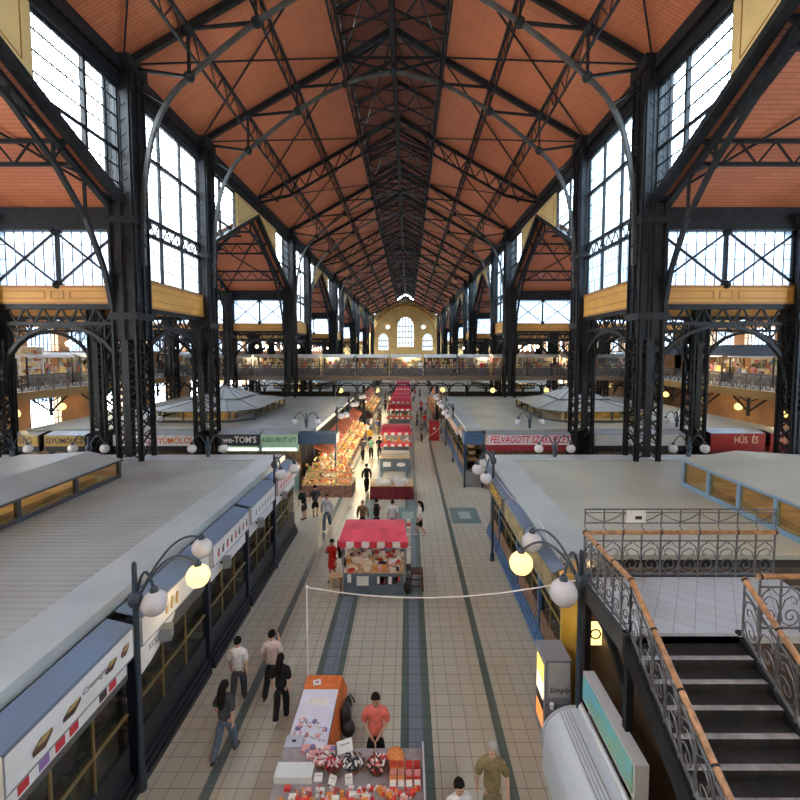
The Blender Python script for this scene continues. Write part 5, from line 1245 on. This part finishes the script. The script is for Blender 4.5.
def person(loc, rz, label, top, bottom, hair=HAIRB, skin=SKIN, h=1.70, female=False, long_hair=False, arms='down', walk=.0, kind='trousers', shoe=None, sleeve='short', far=False, group=None, bag=None, lean=0):
    s = h/1.75; fat = 1.12; r = empty('person', loc, rz, label, 'person', group); V = lambda x, y, z: (x*s, y*s, z*s)
    sw = .185 if not female else .16; hp = .10
    J = []; E = []
    def j(p, a, b=None): J.append((V(*p), a*s, (b or a)*s)); return len(J)-1
    def ch(ids): 
        for a, b in zip(ids, ids[1:]): E.append((a, b))
    ly = lean
    pel = j((0, 0, .94), .13, .10); wa = j((0, ly*.2, 1.10), .11 if not female else .10, .08); cb = j((0, ly*.6, 1.27), .135 if not female else .115, .095); uc = j((0, ly, 1.40), .11, .075)
    nk = j((0, ly+.005, 1.50), .055, .055); hl = j((0, ly+.02, 1.575), .080, .088); hm = j((0, ly+.022, 1.655), .090, .107); ht = j((0, ly+.01, 1.735), .065, .08)
    ch([pel, wa, cb, uc, nk, hl, hm, ht])
    legs = []; armsl = []; lr = .72 if kind == 'trousers' else 1
    for q in (-1, 1):
        ph = walk*q
        hip = (q*hp, 0, .88); kn = (q*hp*1.02, ph*.22+(.04 if walk else .02), .49); an = (q*hp, ph*.42-(.10 if ph < 0 else 0)*1, .09+(.07 if ph < 0 else 0))
        a = j(hip, .078 if kind != 'dress' else .09); b = j(kn, .066*lr); c = j(((kn[0]+an[0])/2, (kn[1]+an[1])/2-.02, (kn[2]+an[2])/2+.04), .060*lr); d = j(an, .042); t = j((an[0], an[1]+.13, .035+(.0 if ph < 0 else 0)), .035, .03)
        ch([pel, a, b, c, d, t]); legs.append((hip, kn, an))
        sh = (q*sw, ly, 1.40)
        if arms == 'down': el = (q*(sw+.07), ly-.03-ph*.06, 1.13); wr = (q*(sw+.07), ly+.03-ph*.14, .88)
        elif arms == 'clasp': el = (q*(sw+.06), ly-.02, 1.14); wr = (q*.06, ly+.20, .98)
        elif arms == 'up': el = (q*(sw+.05), ly+.08, 1.16); wr = (q*.07, ly+.24, 1.36)
        elif arms == 'one' and q > 0: el = (q*(sw+.05), ly+.08, 1.16); wr = (q*.08, ly+.26, 1.40)
        elif arms == 'back': el = (q*(sw+.08), ly-.08, 1.15); wr = (q*.07, ly-.16, .98)
        elif arms == 'hips': el = (q*(sw+.16), ly-.03, 1.18); wr = (q*(sw+.02), ly+.05, 1.02)
        else: el = (q*(sw+.07), ly-.02, 1.13); wr = (q*(sw+.05), ly+.08, .90)
        a = j(sh, .045); b = j(el, .042); c = j(wr, .028); 
        dv = (Vector(wr)-Vector(el)).normalized(); hd = Vector(wr)+dv*.07; e = j(tuple(hd), .034, .022)
        ch([uc, a, b, c, e]); armsl.append((sh, el, wr))
        side = dv.cross(Vector((q, 0, 0)));  side = side.normalized() if side.length > .1 else Vector((0, 1, 0))
        nrm = dv.cross(side).normalized()
        for f_, ln in ((-1.5, .062), (-.5, .075), (.5, .072), (1.5, .058)):
            b0 = hd+side*f_*.017; f0 = j(tuple(b0), .0095); f1 = j(tuple(b0+dv*ln*.55+side*f_*.003), .0085); f2 = j(tuple(b0+dv*ln*.95+nrm*.018*q), .007); ch([f0, f1, f2])
        tb = Vector(wr)+dv*.03+side*.02; f0 = j(tuple(tb), .011); f1 = j(tuple(tb+side*.035+dv*.03), .010); f2 = j(tuple(tb+side*.04+dv*.06), .008); ch([f0, f1, f2])
    skin_mesh('body', J, E, skin, r, 1)
    # top garment
    J = []; E = []
    dress = kind == 'dress'
    zb = .84 if not dress else .50
    a = j((0, 0, zb), .195 if not dress else .24, .155 if not dress else .20); w = j((0, ly*.2, 1.10), .172 if not female else .155, .135); c = j((0, ly*.6, 1.27), .20 if not female else .175, .15); u = j((0, ly, 1.405), .165, .125); n_ = j((0, ly, 1.51), .085, .085)
    ch([a, w, c, u, n_])
    for q, (sh, el, wr) in zip((-1, 1), armsl):
        p0 = j((sh[0], sh[1], sh[2]-.005), .105); el_ = Vector(el); sh_ = Vector(sh)
        if sleeve == 'short': p1 = j(tuple(sh_.lerp(el_, .98)), .080); ch([u, p0, p1])
        elif sleeve == 'long': p1 = j(el, .070); p2 = j(tuple(Vector(el).lerp(Vector(wr), 1.0)), .055); ch([u, p0, p1, p2])
        else: ch([u, p0])
    skin_mesh('dress' if dress else 'shirt', J, E, top, r, 1)
    if not dress:
        J = []; E = []
        wst = j((0, 0, 1.02), .165, .135); pv = j((0, 0, .90), .185, .15); ch([wst, pv])
        for q, (hip, kn, an) in zip((-1, 1), legs):
            a = j(hip, .120)
            if kind == 'trousers': b = j(kn, .095); c = j(tuple(Vector(kn).lerp(Vector(an), .6)), .082); c2 = j(tuple(Vector(kn).lerp(Vector(an), 1.08)), .082); ch([pv, a, b, c, c2])
            elif kind == 'shorts': b = j(tuple(Vector(hip).lerp(Vector(kn), 1.05)), .110); ch([pv, a, b])
            else: b = j(tuple(Vector(hip).lerp(Vector(kn), .6)), .11); ch([pv, a, b])
        skin_mesh({'trousers': 'trousers', 'shorts': 'shorts'}.get(kind, 'skirt'), J, E, bottom, r, 1)
    for q, (hip, kn, an) in zip((-1, 1), legs):
        m = MB(); up_ = an[2]-.09; m.ball((an[0]*s, (an[1]+.05)*s, (.045+up_)*s), .075*s, 10, 6, (.62, 1.7, .6)); m.build('shoe', shoe or BLACK, r, True)
    # hair: cap plus fall
    m = MB(); hz = 1.665; n = 14; vs = []; fs = []
    rows = 7
    for i in range(rows+1):
        th = (PI*.66)*i/rows
        for k in range(n):
            a = 2*PI*k/n; yy = math.sin(a); front = yy > .1
            t2 = th*(.62 if yy > .45 else (.8 if yy > 0 else 1.0))
            rr = math.sin(t2); vs.append((.098*rr*math.cos(a)*s, (ly+.010+.113*rr*math.sin(a))*s, (hz+.108*math.cos(t2))*s))
    for i in range(rows):
        for k in range(n): fs.append((i*n+k, (i+1)*n+k, (i+1)*n+(k+1) % n, i*n+(k+1) % n))
    m.add(vs, fs); 
    if long_hair:
        m.tube([V(0, ly-.05, 1.70), V(0, ly-.085, 1.60), V(0, ly-.105, 1.45), V(0, ly-.12, 1.30), V(0, ly-.115, 1.18)], [.075*s, .095*s, .10*s, .085*s, .03*s], 10)
    m.build('hair', hair, r, True)
    if not far:
        for q in (-1, 1):
            MB().ball(V(q*.03, ly+.112, 1.645), .010*s, 6, 4).build('eye', BLACK, r); MB().ball(V(q*.083, ly+.02, 1.64), .022*s, 8, 6, (.4, .8, 1.3)).build('ear', skin, r, True)
        m = MB(); m.add([V(0, ly+.14, 1.605), V(-.014, ly+.105, 1.60), V(.014, ly+.105, 1.60), V(0, ly+.108, 1.655)], [(0, 1, 3), (0, 3, 2), (0, 2, 1), (1, 2, 3)]); m.build('nose', skin, r, True)
        MB().box(-.022*s, .022*s, (ly+.093)*s, (ly+.106)*s, 1.572*s, 1.58*s).build('mouth', mat('lip', (.4, .14, .12), .5), r)
    if bag:
        b = MB(); b.ball(V(.0, ly-.19, 1.22), .15*s, 10, 8, (1, .55, 1.3)); b.build('backpack', bag, r, True)
    return r
C = dict(coral=cloth('coral', (.68, .16, .13)), white=cloth('white', (.70, .69, .70)), pink=cloth('pinkish', (.62, .50, .48)), black=cloth('black', (.015, .015, .018)), dgrey=cloth('dark_grey', (.06, .06, .07)), olive=cloth('olive', (.24, .19, .10)), jeans=cloth('jeans', (.12, .16, .22)), red=cloth('red', (.60, .03, .03)), brown=cloth('brown', (.24, .15, .10)), lblue=cloth('light_blue', (.55, .58, .66)), green=cloth('mint', (.25, .5, .35)), yellow=cloth('yellow', (.75, .45, .05)), navy=cloth('navy', (.03, .04, .10)), khaki=cloth('khaki', (.25, .20, .12)))
WS = mat('white_shoe', (.7, .68, .66), .5)
person((-.66, 8.45, 0), PI, 'man with dark tied hair and beard in a coral shirt standing behind the counter', C['coral'], C['black'], arms='clasp', h=1.74, skin=SKIN2, hair=HAIRB)
person((1.50, 7.30, 0), PI, 'man in an olive T-shirt and shorts walking toward the camera at the bottom', C['olive'], C['khaki'], arms='down', h=1.78, kind='shorts', walk=.6, hair=HAIRG, skin=SKIN)
person((.84, 6.75, 0), PI+.2, 'dark haired woman in a white top with hand at her mouth at the bottom edge', C['white'], C['black'], female=True, arms='one', h=1.66, hair=HAIRB)
person((-4.2, 10.3, 0), .0, 'person in a white T-shirt and dark cap at the left stalls, seen from behind', C['white'], C['dgrey'], female=True, h=1.66, bag=None, walk=.3)
person((-3.92, 8.85, 0), -.2, 'woman with long black hair in a dark top and jeans walking away on the left', C['dgrey'], C['jeans'], female=True, long_hair=True, h=1.68, walk=.5)
person((-3.42, 10.5, 0), -.1, 'person in a pinkish white top and black trousers beside the girl in black', C['pink'], C['black'], female=True, h=1.70, arms='one', walk=.4)
person((-2.98, 9.75, 0), 0, 'girl with long black hair all in black with white shoes seen from behind', C['black'], C['black'], female=True, long_hair=True, h=1.62, shoe=WS, walk=.2)
person((-3.94, 20.7, 0), PI, 'man in a pale blue shirt and jeans walking toward the camera past the produce stalls', C['lblue'], C['jeans'], h=1.76, walk=.6, shoe=WS, sleeve='long')
person((-5.35, 22.0, 0), 1.2, 'person in black bending at the produce table', C['black'], C['dgrey'], h=1.68, lean=.15, kind='shorts', hair=HAIRN)
person((-4.85, 22.3, 0), .3, 'person in black shorts beside the bending one at the produce table', C['dgrey'], C['black'], h=1.72, kind='shorts', walk=.3)
person((-2.85, 15.9, 0), PI-.4, 'woman in a red dress standing by the pink-red canopied stall', C['red'], C['red'], female=True, kind='dress', h=1.66, arms='one', long_hair=False)
person((-2.15, 20.2, 0), 0, 'person in a brown jacket behind the canopied stall, leftmost of the group', C['brown'], C['black'], h=1.66, sleeve='long', hair=HAIRG)
person((-1.5, 20.3, 0), .2, 'person in black with raised arms behind the canopied stall', C['black'], C['dgrey'], h=1.68, arms='up', sleeve='none', shoe=WS)
person((-.72, 20.0, 0), -.1, 'man in a white T-shirt directly behind the canopied stall', C['white'], C['jeans'], h=1.72, hair=HAIRB)
person((.56, 20.0, 0), PI/2, 'woman in a white top and black shorts right of the canopied stall', C['white'], C['black'], female=True, h=1.68, kind='shorts', long_hair=True, shoe=WS, walk=.4)
person((-2.55, 26.4, 0), .3, 'man in dark clothes at the left of the burgundy table', C['black'], C['black'], h=1.76, walk=.5, sleeve='long')
person((-3.0, 35.0, 0), .2, 'person in a mint green top near the striped canopy stall', C['green'], C['black'], h=1.70, female=True, far=True)
person((-2.35, 35.2, 0), -.2, 'person in black beside the one in mint green', C['black'], C['black'], h=1.70, far=True)
person((-3.6, 34.2, 0), .4, 'person in dark clothes in front of the produce stalls', C['dgrey'], C['black'], h=1.74, far=True, walk=.4)
person((-3.5, 39.5, 0), .4, 'person in a yellow jacket at the far produce stalls', C['yellow'], C['black'], h=1.72, far=True, sleeve='long')
person((-5.35, 30.6, 0), -PI/2, 'produce seller in white behind the second produce stall', C['white'], C['navy'], h=1.72, far=True)
FARP = [person((-3.9+.0*i, 45, 0), 0, 'x', C[c], C[d], far=True, h=1.7, female=(i % 2 == 0), walk=.4 if i % 2 else 0, group='distant shoppers', kind=k) for i, (c, d, k) in enumerate([('dgrey', 'black', 'trousers'), ('lblue', 'jeans', 'trousers'), ('pink', 'black', 'shorts'), ('navy', 'khaki', 'trousers'), ('white', 'jeans', 'trousers'), ('brown', 'black', 'trousers'), ('red', 'jeans', 'trousers')])]
random.seed(11); pts = []
for i in range(34):
    for _ in range(60):
        x = random.choice((random.uniform(-4.0, -2.6), random.uniform(.9, 3.0))); y = 41+ (i/34)**1.3*75+random.uniform(-1, 1)
        if all((x-a)**2+(y-b)**2 > .8 for a, b in pts) and not (1.9 < x and 40.8 < y < 43.2) : break
    pts.append((x, y)); src = FARP[i % 7]
    side = 'left' if x < -1 else 'right'
    lab = f'person in {["dark grey", "light blue", "pinkish", "navy", "white", "brown", "red"][i % 7]} on the {side} side of the distant aisle crowd'
    if i < 7: src.location = (x, y, 0); src.rotation_euler = (0, 0, random.uniform(0, 6.3)); src['label'] = lab
    else: copy_tree(src, (x, y, 0), random.uniform(0, 6.3), lab, group='distant shoppers')
for i, (x, y, z) in enumerate([(-20.5, 48.3, DZ), (-10.6, 48.4, DZ), (-6.0, 48.3, DZ), (-2.6, 48.4, DZ), (1.4, 48.3, DZ), (5.2, 48.4, DZ), (8.2, 48.3, DZ), (16.0, 48.4, DZ), (19.6, 48.3, DZ), (-23, 48.4, DZ)]):
    copy_tree(FARP[i % 7], (x, y, z+.005), random.choice((PI/2, -PI/2, 0)), f'person in {["dark grey", "light blue", "pinkish", "navy", "white", "brown", "red"][i % 7]} walking on the footbridge, {ORD[i].replace("nearest", "first")} counted', group='people on the footbridge')
# ------------------------------------------------------------------ neighbouring buildings outside
NB = ctex('neighbour_facade', (.26, .30, .38), (.15, .18, .24), 'b', w=3, h=3.6, mortar=.35, rough=.7, rot=(PI/2, 0, PI/2))
for s in (-1, 1): struct(MB().box(*sorted((s*62, s*75)), -20, 180, 0, 20).build(f'wall_{SN[s]}', NB))
# ------------------------------------------------------------------ light, world, camera
w = bpy.data.worlds.new('sky'); S.world = w; w.use_nodes = True; nt = w.node_tree; bg = nt.nodes['Background']
tc = nt.nodes.new('ShaderNodeTexCoord'); sp = nt.nodes.new('ShaderNodeSeparateXYZ'); nt.links.new(tc.outputs['Generated'], sp.inputs[0])
mr = nt.nodes.new('ShaderNodeMapRange'); mr.inputs['From Min'].default_value = -.6; mr.inputs['From Max'].default_value = .6; nt.links.new(sp.outputs['X'], mr.inputs['Value'])
mx = nt.nodes.new('ShaderNodeMixRGB'); mx.inputs[1].default_value = (1.15, 1.22, 1.22, 1); mx.inputs[2].default_value = (.60, .80, .95, 1); nt.links.new(mr.outputs[0], mx.inputs[0]); nt.links.new(mx.outputs[0], bg.inputs[0])
bg.inputs[1].default_value = 9.0
def plight(loc, e, col=(1, .75, .42), r_=.3):
    l = bpy.data.lights.new('lamp_light', 'POINT'); l.energy = e; l.color = col; l.shadow_soft_size = r_; o = bpy.data.objects.new('lamp_light', l); COL.objects.link(o); o.location = loc
for y in (28, 32, 36, 40, 44): plight((-3.6, y, 1.9), 130, (1, .8, .5), .8)
for y in (59, 67): plight((-3.6, y, 1.9), 130, (1, .8, .5), .8)
plight((-4.64, 9.3, 3.3), 8); plight((-4.6, 24.2, 2.3), 60, (1, .8, .5), .6); 
for y in (12.5, 17.5): plight((4.6, y, 2.5), 45)
for s in (-1, 1):
    for y in (22, 31, 40): plight((GAL[s]+s*2.2, y, 7.9), 170 if s > 0 else 110); plight((GAL[s]+s*2, y, 4.6), 100)
for x in (-18, -9, 0, 9, 18): plight((x, 50.5, 8.0), 110)
S.cycles.max_bounces = 7; S.cycles.diffuse_bounces = 4; S.cycles.transparent_max_bounces = 24; S.cycles.glossy_bounces = 2
S.cycles.use_denoising = True
S.cycles.sample_clamp_indirect = 6
S.view_settings.view_transform = 'Standard'; S.view_settings.look = 'None'; S.view_settings.gamma = 1; S.view_settings.exposure = 1.2
cam = bpy.data.cameras.new('camera'); co = bpy.data.objects.new('camera', cam); COL.objects.link(co); S.camera = co
cam.sensor_width = 36; cam.lens = 36*435/800; cam.shift_x = -.01; cam.shift_y = -.0288; cam.clip_end = 500; cam.clip_start = .1
co.location = (0, 0, 8.7); co.rotation_euler = (PI/2-math.radians(3.42), 0, 0)
